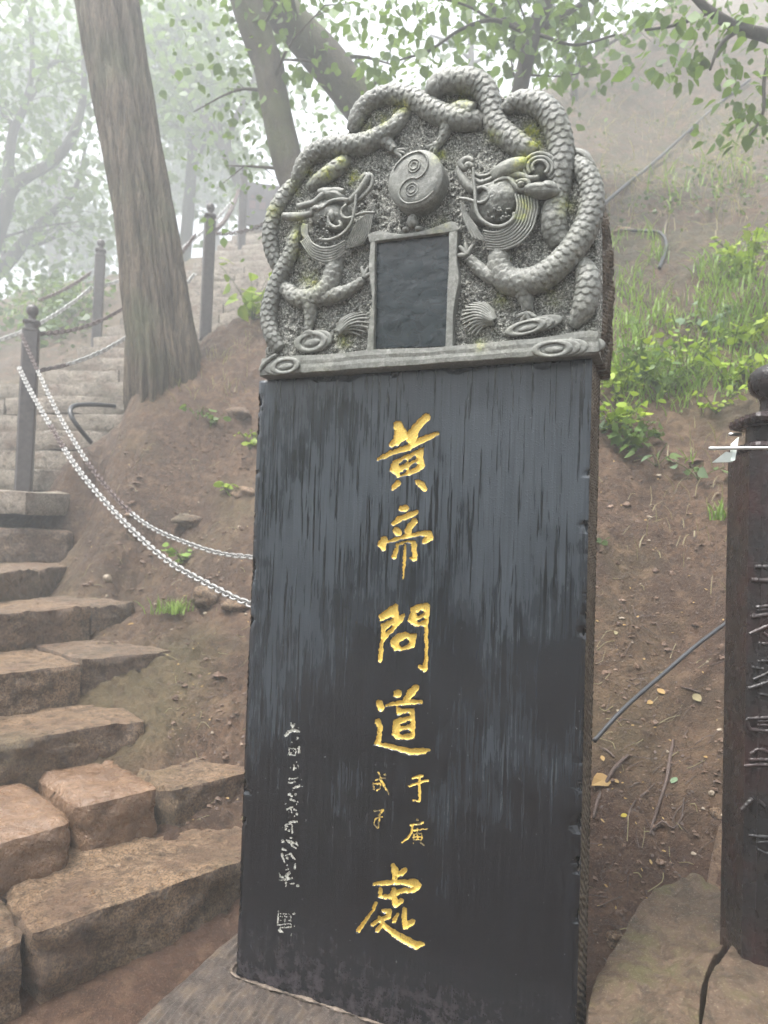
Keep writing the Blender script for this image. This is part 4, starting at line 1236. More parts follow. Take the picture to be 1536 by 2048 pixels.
tube(ld, [(562, 572, 14, Y0), (576, 582, 16, YB + .004), (593, 595, 18, YB), (620, 598, 20, YB), (643, 588, 21, YB), (659, 568, 20, YB), (668, 540, 19, YB), (672, 515, 17, Y0 - .008)], width=.017)
left_dragon = obj("dragon", mesh_moss(ld, "dragon", M["carved"]), capital)
left_dragon["label"] = "left carved dragon with scaled coils"
g = Geo()
tube(g, [(648, 596, 17, Y0 - .008), (672, 590, 16, YB), (693, 583, 13, YB), (714, 570, 10, YB), (727, 560, 8, Y0 - .01)], pitch=.014, width=.017, amp=.005)
claw(g, 728, 556, (100, 70, 35), Y0 - .012, 5, 22)
obj("leg", mesh_moss(g, "leg", M["carved"]), left_dragon)
g = Geo()
tube(g, [(621, 600, 19, Y0 - .01), (621, 625, 14, YB), (619, 645, 10, YB), (617, 660, 8, YB)], pitch=.014, width=.017, amp=.005)
claw(g, 617, 662, (220, 260, 300, 335), YB - .004, 5, 15)
obj("leg", mesh_moss(g, "leg", M["carved"]), left_dragon)
g = Geo()
tube(g, [(752, 276, 16, Y0 - .01), (770, 281, 14, YB), (781, 290, 10, YB), (789, 301, 8, YB)], pitch=.014, width=.017, amp=.005)
claw(g, 790, 302, (10, -15, -45), YB, 5, 18)
obj("leg", mesh_moss(g, "leg", M["carved"]), left_dragon)

# left head
g = Geo()
YH = Y0 - 0.022
blob(g, 664, 430, 52, 34, 25, Y0 - .002, .030)
blob(g, *C1(660, 1090), 36, 13, 22, YH, .014, .2)
line(g, [C1(270, 1262) + (8,), C1(330, 1268) + (9.5,), C1(420, 1262) + (8.5,), C1(510, 1235) + (6,)], 8, YH)
line(g, [C1(385, 1185) + (7,), C1(440, 1175) + (7,), C1(520, 1150) + (7,), C1(600, 1090) + (8,), C1(680, 1060) + (8,), C1(760, 1062) + (5,)], 6, YH - .004)
line(g, [C1(505, 1215) + (4,), C1(530, 1190) + (4.5,), C1(590, 1195) + (4.5,), C1(640, 1150) + (4.5,), C1(720, 1130) + (4,), C1(800, 1130) + (3.5,)], 4, YH - .010)
blob(g, *C1(545, 1205), 7, 5, 20, YH - .010, .009, .05)
line(g, [C1(760, 1170) + (6,), C1(830, 1120) + (7,), C1(900, 1040) + (7.5,), C1(940, 980) + (7.5,), C1(955, 940) + (7,), C1(930, 935) + (6,), C1(905, 965) + (6,), C1(915, 985) + (5,)], 7, YH - .004)
line(g, [C1(850, 1150) + (4,), C1(930, 1090) + (4.5,), C1(980, 1020) + (4.5,), C1(990, 950) + (4,), C1(960, 915) + (4,)], 4, YH - .002)
# whisker and lips
line(g, [C1(858, 1090) + (2.6,), C1(850, 1180) + (3,), C1(835, 1270) + (3.4,), C1(800, 1350) + (3.4,), C1(730, 1420) + (3.6,), C1(640, 1455) + (3.8,), C1(560, 1450) + (3.2,)], 3.4, YH - .012)
line(g, [C1(1005, 1235) + (2.6,), C1(930, 1235) + (3,), C1(860, 1255) + (3,), C1(790, 1280) + (3.2,), C1(745, 1260) + (3.2,), C1(740, 1215) + (3.2,), C1(780, 1170) + (3.2,)], 3, YH - .010)
# cheek swirl
line(g, [C3(640, 130) + (4,), C3(640, 190) + (4.5,), C3(690, 225) + (4.5,), C3(735, 205) + (4,), C3(720, 170) + (3,)], 4, YH - .008)
blob(g, *C3(665, 130), 9, 14, -10, YH - .003, .012)
for k in range(26):
    a = RNG.uniform(0, 2 * pi); r_ = RNG.uniform(.25, 1)
    blob(g, C3(590, 210)[0] + 24 * r_ * cos(a), C3(590, 210)[1] + 26 * r_ * sin(a), RNG.uniform(2, 4), RNG.uniform(2, 3), RNG.uniform(0, 90), YH - .010, .006, .1, 7, 9)
obj("head", mesh_moss(g, "head", M["carved"]), left_dragon)
# beard and mane strands
g = Geo()
for k in range(6):
    o = k * 26
    line(g, [C3(470 - o * .45, 290 + o * .35) + (1.8,), C3(510 - o * .1, 355 + o * .75) + (2.6,), C3(600, 390 + o * .82) + (2.8,), C3(690, 375 + o * .8) + (2.8,), C3(770, 330 + o * .7) + (1.9,)], 3, YH - .010 + k * .0014)
for k in range(9):
    o = k * 20
    line(g, [C1(880 + o * .75, 1290 - o * .5) + (1.9,), C3(840 + o * .8, 230 + k * 2) + (2.5,), C3(800 + o * .8, 330) + (2.4,), C3(775 + o * .75, 400 - k * 4) + (1.4,)], 2.2, Y0 - .020 + .006 * abs(k - 4) / 4)
for k in range(8):
    o = k * 17
    line(g, [C3(430 + o * .3, 190 + o * .1) + (2,), C3(420 + o * .4, 260 + o * .3) + (2.6,), C3(450 + o * .5, 320 + o * .35) + (2.2,)], 2.4, YH - .002)
obj("mane", mesh_moss(g, "mane", M["carved"]), left_dragon)
# tail tuft, lower
def tuft(parent, cx, cy, a0, a1, n, ln, wav):
    g = Geo()
    for k in range(n):
        a = radians(a0 + (a1 - a0) * k / (n - 1))
        l_ = ln * (0.75 + 0.35 * sin(pi * k / (n - 1)))
        p = []
        for t_ in np.linspace(0.12, 1, 6):
            b = a + wav * sin(t_ * 4.0) * 0.35
            p.append((cx + cos(b) * l_ * t_, cy - sin(b) * l_ * t_, 3.6 * (1 - 0.6 * t_) + .6))
        line(g, p, 3, Y0 - .006 - .010 * sin(pi * k / (n - 1)), 10)
    return obj("tail_tuft", mesh_moss(g, "tail_tuft", M["carved"]), parent)
tuft(left_dragon, C3(690, 1090)[0], C3(690, 1090)[1], 5, 62, 9, 68, .5)

# ---- right dragon
rd = Geo()
tube(rd, [(862, 196, 14, Y0 + .004), (868, 181, 19, Y0 - .01), (880, 168, 22, YB), (909, 162, 23.5, YB - .004), (941, 163, 24, YB - .004), (965, 176, 23, YB), (978, 198, 21, YB), (984, 221, 20, YB), (991, 246, 20.5, YB), (1008, 268, 21, YB), (1031, 286, 21, YB), (1053, 299, 18, Y0 - .008), (1070, 306, 14, Y0)])
fin(rd, [(975, 150), (990, 172), (1000, 200), (1004, 232), (1014, 250)], YB - .002, 6, 12, 1)
tube(rd, [(1015, 224, 9, Y0 - .01), (1020, 212, 15, YB), (1040, 203, 19, YB), (1072, 207, 21, YB - .002), (1096, 223, 22, YB - .003), (1111, 249, 22.5, YB - .003), (1119, 277, 23, YB), (1122, 306, 23, YB), (1122, 336, 22.5, YB), (1119, 368, 22, YB + .004), (1111, 404, 22, YB + .004), (1107, 437, 23, YB), (1110, 464, 22, YB + .004), (1122, 488, 17, Y0)])
tube(rd, [(1152, 318, 9, Y0), (1166, 336, 16, YB), (1180, 366, 19.5, YB), (1184, 404, 21, YB - .002), (1176, 444, 22.5, YB - .004), (1157, 482, 23.5, YB - .006), (1133, 514, 24, YB - .006), (1106, 540, 24.5, YB - .006), (1077, 558, 25, YB - .004), (1046, 566, 25, YB - .002), (1015, 560, 24, YB), (1000, 538, 22, YB), (999, 511, 20, YB), (1004, 482, 17, Y0 - .006)])
fin(rd, [(1150, 342), (1158, 370), (1160, 405), (1154, 438), (1138, 470)], YB - .002, 4, 16, -1)
tube(rd, [(1160, 522, 11, Y0), (1170, 540, 18, YB + .004), (1176, 562, 21, YB), (1174, 590, 22, YB), (1166, 618, 20, YB), (1153, 640, 14, Y0 - .004), (1142, 650, 9, Y0)])
tube(rd, [(1150, 300, 5, Y0), (1170, 310, 7, Y0 - .01), (1184, 330, 6, Y0 - .01), (1190, 348, 4, Y0)], scales=False)
right_dragon = obj("dragon", mesh_moss(rd, "dragon", M["carved"]), capital)
right_dragon["label"] = "right carved dragon with large scaled coils"
g = Geo()
tube(g, [(1010, 556, 19, Y0 - .01), (985, 552, 16, YB), (966, 543, 12, YB), (949, 528, 10, YB), (938, 516, 8, Y0 - .012)], pitch=.014, width=.017, amp=.005)
claw(g, 934, 510, (130, 95, 60, 185), Y0 - .013, 5.2, 24)
obj("leg", mesh_moss(g, "leg", M["carved"]), right_dragon)
g = Geo()
tube(g, [(1048, 572, 22, Y0 - .012), (1051, 592, 16, YB), (1054, 610, 11, YB), (1055, 622, 9, YB)], pitch=.014, width=.017, amp=.005)
claw(g, 1055, 626, (200, 235, 280, 330), YB - .006, 5.5, 19)
obj("leg", mesh_moss(g, "leg", M["carved"]), right_dragon)
g = Geo()
tube(g, [(946, 226, 18, Y0 - .01), (924, 222, 19, YB), (905, 230, 18, YB), (896, 246, 15, YB), (889, 268, 11, YB), (880, 284, 8, YB), (868, 293, 7, YB)], pitch=.014, width=.017, amp=.005)
claw(g, 872, 291, (190, 225, 262), YB - .002, 5, 14)
obj("leg", mesh_moss(g, "leg", M["carved"]), right_dragon)

# right head
g = Geo()
blob(g, 1000, 402, 60, 42, -28, Y0 - .002, .034)
blob(g, *C2(640, 885), 37, 18, -14, YH - .002, .018, .15)
blob(g, *C2(900, 1060), 36, 15, 14, YH - .004, .020, .12)
blob(g, *C2(960, 1035), 18, 12, 22, YH - .006, .018, .08)
# ear with nested curls
for k, r_ in enumerate((46, 34, 22)):
    cx, cy = C2(890, 870)
    pts = [(cx + r_ * .72 * cos(radians(a)), cy - r_ * .62 * sin(radians(a))) for a in range(215, -70, -30)]
    line(g, [(p[0], p[1], 3.6) for p in pts], 3.6, YH - .003 - k * .004)
blob(g, *C2(890, 880), 32, 26, -20, Y0 - .008, .022, .1)
# brow and eye ring
line(g, [C2(520, 990) + (4,), C2(590, 960) + (4.5,), C2(650, 970) + (4.5,), C2(690, 1020) + (4.5,), C2(740, 1055) + (4.5,), C2(795, 1030) + (4.5,), C2(790, 985) + (4.5,), C2(740, 975) + (4,), C2(690, 990) + (3,)], 4.5, YH - .010)
blob(g, *C2(735, 1010), 7, 6, 0, YH - .012, .010, .05)
line(g, [C2(530, 920) + (5,), C2(620, 930) + (5,), C2(720, 930) + (6,), C2(800, 960) + (6,), C2(880, 950) + (5,)], 5, YH - .006)
# curled nose
line(g, [C2(345, 870) + (6,), C2(330, 850) + (6.5,), C2(300, 850) + (6.5,), C2(285, 880) + (6,), C2(250, 850) + (7,), C2(270, 815) + (7,), C2(310, 805) + (7,), C2(350, 825) + (6,)], 6.5, YH - .006)
line(g, [C2(238, 860) + (7,), C2(245, 930) + (8,), C2(290, 1000) + (9,), C2(345, 1050) + (8,), C2(400, 1050) + (7,), C2(480, 1020) + (6,), C2(540, 1010) + (5,)], 8, YH - .002)
line(g, [C2(350, 960) + (4,), C2(410, 990) + (5,), C2(480, 970) + (5,), C2(530, 930) + (4,)], 5, YH - .002)
line(g, [C2(340, 900) + (4,), C2(400, 940) + (4,), C2(470, 930) + (4,), C2(520, 890) + (4,)], 4, YH - .002)
# whisker, lips
line(g, [C2(350, 870) + (2.6,), C2(352, 960) + (3,), C2(365, 1080) + (3.4,), C2(368, 1180) + (3.6,), C2(395, 1270) + (3.8,), C2(460, 1325) + (4,), C2(540, 1350) + (4.2,), C2(620, 1330) + (4.2,), C2(675, 1280) + (4.2,), C2(680, 1235) + (3.6,)], 3.6, YH - .014)
line(g, [C2(235, 1118) + (3,), C2(300, 1125) + (3.2,), C2(370, 1150) + (3.5,), C2(430, 1150) + (3.6,), C2(475, 1110) + (3.6,), C2(470, 1055) + (3.6,), C2(420, 1030) + (3.4,), C2(385, 1045) + (3,)], 3.4, YH - .012)
line(g, [C2(480, 1190) + (5,), C2(540, 1180) + (6,), C2(580, 1130) + (6,), C2(570, 1080) + (5,), C2(520, 1060) + (5,)], 5, YH - .006)
for k in range(16):
    blob(g, *C2(RNG.uniform(440, 660), RNG.uniform(1200, 1300)), RNG.uniform(2.5, 5), RNG.uniform(2, 4), RNG.uniform(0, 90), YH - .010, .007, .1, 7, 9)
obj("head", mesh_moss(g, "head", M["carved"]), right_dragon)
g = Geo()
for k in range(8):
    o = k * 25
    line(g, [C2(690 + o, 1085 + o * .16) + (1.8,), C2(708 + o * .9, 1180 + o * .24) + (2.5,), C2(680 + o * .82, 1290 + o * .42) + (2.7,), C2(600 + o * .72, 1370 + o * .6) + (2.8,), C2(515 + o * .4, 1395 + o * .78) + (2.6,), C2(430 + o * .2, 1380 + o * .85) + (1.8,)], 3, YH - .012 + k * .0012)
for k in range(6):
    o = k * 19
    line(g, [C2(250 + o * .6, 1130 + o * 1.4) + (1.6,), C2(265 + o, 1240 + o) + (2.6,), C2(300 + o * 1.2, 1340 + o * .8) + (2.6,), C2(350 + o * 1.5, 1440 + o * .5) + (1.4,)], 2.0, YH - .002)
obj("mane", mesh_moss(g, "mane", M["carved"]), right_dragon)
tuft(right_dragon, C4(540, 990)[0], C4(540, 990)[1], 118, 205, 13, 66, -.5)

# ---- disc with the two-fold circle
g = Geo()
dc = fxyz(832, 361, -.05)
k_ = 1.6 / FPX
DR = 57 * k_
th = np.linspace(0, 2 * pi, 96, endpoint=False)
prof = [(0.999, .045), (1.0, -.004), (.975, -.0075), (.6, -.008), (.3, -.008), (.002, -.008)]
Vd = np.array([[(dc[0] + DR * r_ * cos(t_), dc[1] + yy, dc[2] + DR * 1.02 * r_ * sin(t_)) for t_ in th] for r_, yy in prof]).reshape(-1, 3)
g.add(Vd, grid_faces(len(prof), 96, True)[:, ::-1])
disc = obj("disc", mesh_moss(g, "disc", M["disc"]), capital)
disc["label"] = "round stone disc with a raised double-curve emblem"
g = Geo()
yf = dc[1] - .0085
def dline(pts, r=.0016):
    P = np.array([(dc[0] + a * DR, yf, dc[2] + b * DR) for a, b in pts])
    Q = catmull(P, 80)
    add_sweep(g, Q, np.full(len(Q), r), 8, None, (0, -1, 0), 0.9)
for cx, cyy, rad_ in ((-.05, .46, .22), (-.05, .46, .12), (-.10, -.36, .22), (-.10, -.36, .12)):
    dline([(cx + rad_ * cos(a), cyy + rad_ * sin(a)) for a in np.linspace(0, 2 * pi, 22)], .0018)
S_ = [(.10 - .02, .93)] + [(-.02 + .48 * cos(a), .46 + .48 * sin(a)) for a in np.linspace(radians(75), radians(-80), 12)] + [(-.10 + .46 * cos(a), -.40 + .44 * sin(a)) for a in np.linspace(radians(78), radians(262), 14)] + [(.15, -.84), (.45, -.74), (.70, -.55)]
dline(S_, .0026)
dline([(.92 * cos(a), .92 * sin(a)) for a in np.linspace(radians(80), radians(150), 16)], .0014)
obj("emblem", mesh_moss(g, "emblem", M["disc"]), disc)

# ---- inset black panel and its frame
PC = [(750, 482), (899, 464), (891, 692), (747, 697)]
q = [fxyz(px, py, Y0 - .011) for px, py in PC]
nx, nz = 50, 76
U, W_ = np.meshgrid(np.linspace(0, 1, nx), np.linspace(0, 1, nz), indexing='ij')
Pq = (q[3][None, None] * ((1 - U) * (1 - W_))[..., None] + q[2][None, None] * (U * (1 - W_))[..., None] + q[1][None, None] * (U * W_)[..., None] + q[0][None, None] * ((1 - U) * W_)[..., None])
Pq[..., 1] += 0.0012 * fbm(Pq[..., 0] * 40, Pq[..., 2] * 40, None, 4, 15)
g = Geo(); g.add(Pq.reshape(-1, 3), grid_faces(nx, nz))
panel = obj("inset_panel", g.mesh("inset_panel", M["panel"]), capital)
panel["label"] = "blank black stone inset"
def bar(g, p0, p1, p2, p3, y, yb=Y0 + .012):
    """a bevelled strip over the four photo points, proud of the relief"""
    a = np.array([fxyz(*p, y) for p in (p0, p1, p2, p3)])
    c_ = a.mean(0)
    lo = a.copy(); lo[:, 1] = yb
    top = c_ + (a - c_) * 1.0
    n = 24
    rows = []
    g.add(np.vstack([top, lo]), [(0, 1, 2, 3), (4, 5, 1, 0), (5, 6, 2, 1), (6, 7, 3, 2), (7, 4, 0, 3)][::1])
def strip(name, outer, inner, y, parent, mat, lbl=None):
    """two matched poly-lines (photo px) -> an uneven raised moulding with rounded front"""
    n = 90
    O = catmull(np.array([fxyz(*p, y) for p in outer]), n); I = catmull(np.array([fxyz(*p, y) for p in inner]), n)
    rows = []
    for f, dy in ((0, .022), (0.0, .0), (.06, -.002), (.35, -.0026), (.65, -.0026), (.94, -.002), (1.0, .0), (1.0, .022)):
        r_ = O * (1 - f) + I * f
        r_ = r_.copy(); r_[:, 1] = y + dy + .0012 * fbm(r_[:, 0] * 50, r_[:, 2] * 50, None, 3, 8)
        rows.append(r_)
    A = np.array(rows)
    g = Geo(); g.add(A.reshape(-1, 3), grid_faces(len(rows), n))
    for e in (0, n - 1):
        g.add(A[:, e], [tuple(range(len(rows))) if e else tuple(range(len(rows)))[::-1]])
    o = obj(name, mesh_moss(g, name, mat, False), parent)
    return o
YF = Y0 - .020
strip("frame_bar", [(741, 486), (738, 540), (745, 600), (738, 650), (733, 704)], [(751, 480), (750, 540), (750, 600), (749, 650), (748, 700)], YF, panel, M["carved"])
strip("frame_bar", [(898, 466), (898, 520), (895, 580), (893, 640), (891, 694)], [(916, 458), (914, 520), (918, 560), (908, 620), (906, 694)], YF, panel, M["carved"])
strip("frame_bar", [(736, 468), (760, 462), (800, 468), (850, 461), (890, 446), (908, 444), (919, 458)], [(740, 486), (760, 482), (800, 477), (850, 471), (890, 466), (905, 464), (917, 462)], YF - .001, panel, M["carved"])
g = Geo()
blob(g, 825, 444, 11, 15, 0, YF, .014, .1)
blob(g, 812, 460, 8, 6, 0, YF, .010); blob(g, 838, 458, 8, 6, 0, YF, .010)
obj("finial", mesh_moss(g, "finial", M["carved"]), panel)

# ---- ledge with scrolls
YL = -0.034
g = Geo()
top = [(524, 716), (572, 711), (663, 707), (747, 698), (860, 694), (960, 685), (1070, 675), (1166, 661), (1196, 661)]
bot = [(519, 757), (572, 752), (663, 747), (747, 741), (860, 734), (960, 728), (1070, 722), (1166, 716), (1197, 715)]
n = 200
O = catmull(np.array([fxyz(*p, YL) for p in top]), n); I = catmull(np.array([fxyz(*p, YL) for p in bot]), n)
I[:, 2] = ST_H + 0.002 + 0.002 * fbm(I[:, 0] * 40, I[:, 0] * 3, None, 3, 2)
rows = []
for f, dy in ((0, .05), (0.0, .005), (.04, 0.0), (.3, -.001), (.5, 0), (.7, -.001), (.95, 0), (1.0, .004), (1.0, .26)):
    r_ = O * (1 - f) + I * f
    r_[:, 1] = YL + dy + .0016 * fbm(r_[:, 0] * 45, r_[:, 2] * 45, None, 3, 18)
    rows.append(r_)
A = np.array(rows)
g.add(A.reshape(-1, 3), grid_faces(len(rows), n))
for e in (0, n - 1):
    g.add(A[:, e], [tuple(range(len(rows))) if e else tuple(range(len(rows)))[::-1]])
ledge = obj("ledge", mesh_moss(g, "ledge", M["disc"], False), capital)

def plate(g, px, py, rx, ry, tilt, y, yb, n=44, hollow=None):
    """an oval plate with a rounded rim standing on the relief, photo pixels"""
    ca, sa = cos(radians(tilt)), sin(radians(tilt))
    rows = []
    prof = [(1.0, yb), (1.0, y + .003), (.93, y), (.80, y - .0006)]
    prof += [(hollow + .08, y - .0006), (hollow, y + .001), (hollow - .04, y + .006), (.02, y + .006)] if hollow else [(.02, y - .001)]
    for f, yy in prof:
        rows.append([fxyz(px + (rx * f * cos(a) * ca - ry * f * sin(a) * sa) + .8 * vnoise(np.array([a * 2.]), np.array([rx * 1.]), None, 3)[0], py + (rx * f * cos(a) * sa + ry * f * sin(a) * ca), yy) for a in np.linspace(0, 2 * pi, n, endpoint=False)])
    g.add(np.array(rows).reshape(-1, 3), grid_faces(len(rows), n, True))


def scroll(cx, cy, rx, ry, tilt, y, arcs, s=1, step=15):
    """shingled crescents ending in a hollow oval eye"""
    g = Geo()
    ca, sa = cos(radians(tilt)), sin(radians(tilt))
    for k in range(arcs, -1, -1):
        o = k * step * s
        plate(g, cx + o * ca, cy + o * sa, rx + k * 1.2, ry + k * .5, tilt, y + .0032 * k, y + .03, 44, .60 if k == 0 else None)
    plate(g, cx + rx * .06, cy + ry * .05, rx * .46, ry * .34, tilt, y + .0005, y + .02)
    return obj("cloud_scroll", mesh_moss(g, "cloud_scroll", M["carved"]), capital)
scroll(570, 732, 31, 17, -10, YL - .006, 1, -1, 10)
scroll(1105, 698, 42, 18, -5, YL - .008, 4)
scroll(622, 684, 34, 21, -14, Y0 - .016, 1, 1, 9)
scroll(1052, 655, 44, 15, -14, Y0 - .022, 2, 1, 15)
g = Geo()
for k in range(4):
    line(g, [(520 + k * 3, 742 - k * 5, 4), (527 + k * 5, 728 - k * 4, 4.5), (540 + k * 4, 722 - k * 4, 3.5)], 4, YL - .002)
obj("cloud_scroll", mesh_moss(g, "cloud_scroll", M["carved"]), capital)

# ------------------------------------------------------------------ rocks under the right-hand post
def P3(px, py, d): return at_depth(px, py, d)

rk = [P3(1172, 2100, 1.30), P3(1178, 1985, 1.47), P3(1225, 1900, 1.60), P3(1285, 1800, 1.74), P3(1340, 1768, 1.80), P3(1430, 1760, 1.82), P3(1452, 1860, 1.62), P3(1448, 1892, 1.55), P3(1410, 1945, 1.46), P3(1400, 2010, 1.38), P3(1385, 2110, 1.24), P3(1330, 1930, 1.52)]
rock = obj("rock", polar_rock("rock", rk, -0.15, M["rock"], 3, 110, 360, 0.022))
setp(rock, "mossy tan boulder left of the crack at the foot of the maroon post", "rock", "rocks under the maroon post")
rk = [at_z(1388, 2130, .355), at_z(1409, 2010, .365), at_z(1420, 1950, .372), at_z(1456, 1898, .376), at_z(1490, 1860, .376), at_z(1620, 1870, .376), at_z(1720, 1990, .37), at_z(1700, 2160, .36), at_z(1540, 1980, .374)]
rock2 = obj("rock", polar_rock("rock", rk, -0.15, M["rock"], 9, 90, 300, 0.014))
setp(rock2, "flat brown boulder carrying the maroon post, right of the crack", "rock", "rocks under the maroon post")
rk = [P3(1412, 1760, 1.86), P3(1425, 1690, 1.93), P3(1440, 1640, 1.98), P3(1480, 1630, 2.0), P3(1560, 1650, 1.97), P3(1600, 1740, 1.9), P3(1560, 1800, 1.8), P3(1450, 1790, 1.82), P3(1490, 1715, 1.88)]
rock3 = obj("rock", polar_rock("rock", rk, 0.1, M["step"], 14, 24, 90, 0.012))
setp(rock3, "ochre rock face showing behind the maroon post's lower edge", "rock")


# ------------------------------------------------------------------ chain posts
def post_parts(root, H, w, mat, emboss=False):
    """square cast post: shaft, two banded collars, waisted neck and ribbed ball on top. local origin at its foot"""
    hw = w / 2
    zc = H * 0.837          # lower collar
    # shaft with chamfered corners and a sunk field on each face
    g = Geo()
    ch = w * 0.11
    out = np.array([(-hw + ch, -hw), (hw - ch, -hw), (hw, -hw + ch), (hw, hw - ch), (hw - ch, hw), (-hw + ch, hw), (-hw, hw - ch), (-hw, -hw + ch)])
    zz = np.linspace(-0.12, zc, 60)
    A = np.array([[(x, y, z) for x, y in out] for z in zz])
    g.add(A.reshape(-1, 3), grid_faces(60, 8, True)[:, ::-1])
    g.add(A[-1], [tuple(range(8))])
    obj("shaft", g.mesh("shaft", mat, False), root)
    for z0, z1 in ((zc, zc + H * .018), (zc + H * .048, zc + H * .068)):
        g = Geo()
        n = 72
        th = np.linspace(0, 2 * pi, n, endpoint=False)
        # rounded square band with vertical flutes
        def ringpts(k, z):
            c, s = np.cos(th), np.sin(th)
            q = hw * k / np.maximum(np.abs(c) ** 5 + np.abs(s) ** 5, 1e-9) ** .2
            q = q * (1 + .025 * np.sign(np.sin(th * 18)))
            return np.stack([q * c, q * s, np.full(n, z)], -1)
        rows = np.array([ringpts(.88, z0), ringpts(1.0, z0 + (z1 - z0) * .15), ringpts(1.03, z0 + (z1 - z0) * .5), ringpts(1.0, z0 + (z1 - z0) * .85), ringpts(.85, z1)])
        g.add(rows.reshape(-1, 3), grid_faces(5, n, True)[:, ::-1]); g.add(rows[-1], [tuple(range(n))]); g.add(rows[0], [tuple(range(n))[::-1]])
        obj("collar", g.mesh("collar", mat, False), root)
    # neck between and above the collars, then ball: a lathe with ribs
    g = Geo()
    prof = [(.40, zc + H * .012), (.38, zc + H * .050), (.30, zc + H * .066), (.24, zc + H * .075), (.225, zc + H * .090), (.25, zc + H * .101), (.345, zc + H * .112), (.375, zc + H * .126), (.36, zc + H * .141), (.27, zc + H * .154), (.13, zc + H * .161), (.005, zc + H * .163)]
    Q = catmull(np.array([(r_ * w, 0, z) for r_, z in prof]), 60)
    n = 64
    th = np.linspace(0, 2 * pi, n, endpoint=False)
    zr = Q[:, 2]
    rib = 1 - 0.055 * np.clip(1 - np.abs(np.mod(th * 8 / (2 * pi), 1) - .5) * 10 + 0, 0, 1)
    ball = np.clip((zr - (zc + H * .095)) / (H * .02), 0, 1)
    V = np.array([[(Q[i, 0] * (1 + ball[i] * (rib[j] - 1)) * cos(th[j]), Q[i, 0] * (1 + ball[i] * (rib[j] - 1)) * sin(th[j]), zr[i]) for j in range(n)] for i in range(60)])
    g.add(V.reshape(-1, 3), grid_faces(60, n, True)[:, ::-1])
    obj("finial", g.mesh("finial", mat), root)
    return zc


# the near maroon post, its foot on the rock
pb = at_depth(1541, 1884, 1.515)
near_post = empty("chain_post", (pb[0], pb[1], pb[2]), ST_TH * .35)
PW, PHT = 0.165, 1.275
post_parts(near_post, PHT, PW, M["maroon"])
setp(near_post, "wet maroon cast post with raised characters at the photo's edge beside the stele", "post", "chain posts")


def post_face(px, py):
    """pixel -> local (x, z) on the near post's front face"""
    th = near_post.rotation_euler.z
    T_ = np.array([cos(th), sin(th)]); N_ = np.array([sin(th), -cos(th)])
    p0 = pb[:2] + N_ * (PW / 2)
    r = ray(px, py)
    k = (p0 @ N_) / (r[:2] @ N_)
    p = r[:2] * k
    return (p - p0) @ T_, r[2] * k + CAM_Z - pb[2]

P4 = lambda pts: [(1360 + x / 2.767, 1200 + y / 2.767, r / 2.767) for x, y, r in pts]
P5 = lambda pts: [(1360 + x / 3.94, 720 + y / 3.94, r / 3.94) for x, y, r in pts]
POST_TXT = [
    [P5([(595, 1630, 15), (700, 1632, 16), (860, 1630, 15)]), P5([(560, 1735, 16), (700, 1740, 19), (900, 1735, 16)])],
    [P5([(575, 2005, 12), (640, 2030, 12)]), P5([(600, 1950, 14), (760, 1935, 14), (860, 1940, 12)]), P4([(395, 95, 10), (487, 82, 11), (590, 80, 8)]), P4([(425, 60, 8), (560, 40, 9)]), P4([(385, 190, 9), (440, 165, 10), (500, 140, 9)]), P4([(460, 182, 8), (490, 205, 8)]), P4([(435, 240, 8), (560, 252, 9)])],
    [P4([(430, 340, 8), (570, 338, 9)]), P4([(400, 375, 9), (460, 382, 8)]), P4([(405, 442, 8), (500, 400, 8)]), P4([(375, 490, 9), (430, 475, 10), (500, 450, 9)]), P4([(440, 520, 8), (560, 545, 9)]), P4([(500, 350, 8), (510, 520, 8)])],
    [P4([(372, 658, 8), (487, 652, 9), (600, 650, 9)]), P4([(370, 660, 8), (378, 702, 9), (410, 720, 9), (600, 735, 9)]), P4([(430, 672, 7), (590, 670, 7)]), P4([(430, 694, 7), (590, 694, 7)]), P4([(600, 652, 8), (605, 735, 8)])],
    [P4([(390, 855, 8), (440, 827, 9), (520, 860, 8)]), P4([(385, 886, 9), (440, 884, 9), (520, 888, 8)]), P4([(355, 922, 9), (420, 914, 9), (590, 915, 9)]), P4([(437, 930, 8), (432, 1010, 7)])],
    [P4([(342, 1163, 10), (402, 1100, 10)]), P4([(430, 1105, 8), (465, 1140, 9), (500, 1195, 9)]), P4([(520, 1100, 9), (570, 1160, 9)])],
    [P4([(380, 1305, 8), (487, 1312, 9), (570, 1310, 8)]), P4([(420, 1342, 8), (560, 1336, 8)]), P4([(430, 1382, 8), (480, 1402, 8), (560, 1400, 7)])],
]
for k, chains in enumerate(POST_TXT):
    g = Geo()
    for ch in chains:
        pts = [(*post_face(p[0], p[1]), p[2] * 1.9 / FPX) for p in ch]
        Q = catmull(np.array([(x, -PW / 2 + .001, z, r_) for x, z, r_ in pts]), max(8, int(len(pts) * 14)))
        add_sweep(g, Q[:, :3], Q[:, 3] * (1 + .15 * vnoise(Q[:, 0] * 200, Q[:, 2] * 200, None, 3)), 12, None, (0, -1, 0), 1.0)
    obj("raised_character", g.mesh("raised_character", M["maroon"]), near_post)
g = Geo()
for x0 in (-.062, .062):
    add_box(g, (x0 - .0016, -PW / 2 - .002, .06), (x0 + .0016, -PW / 2 + .002, PHT * .78))
add_box(g, (-.062, -PW / 2 - .0018, PHT * .78), (.062, -PW / 2 + .002, PHT * .7835))
obj("border_line", g.mesh("border_line", M["maroon"], False), near_post)

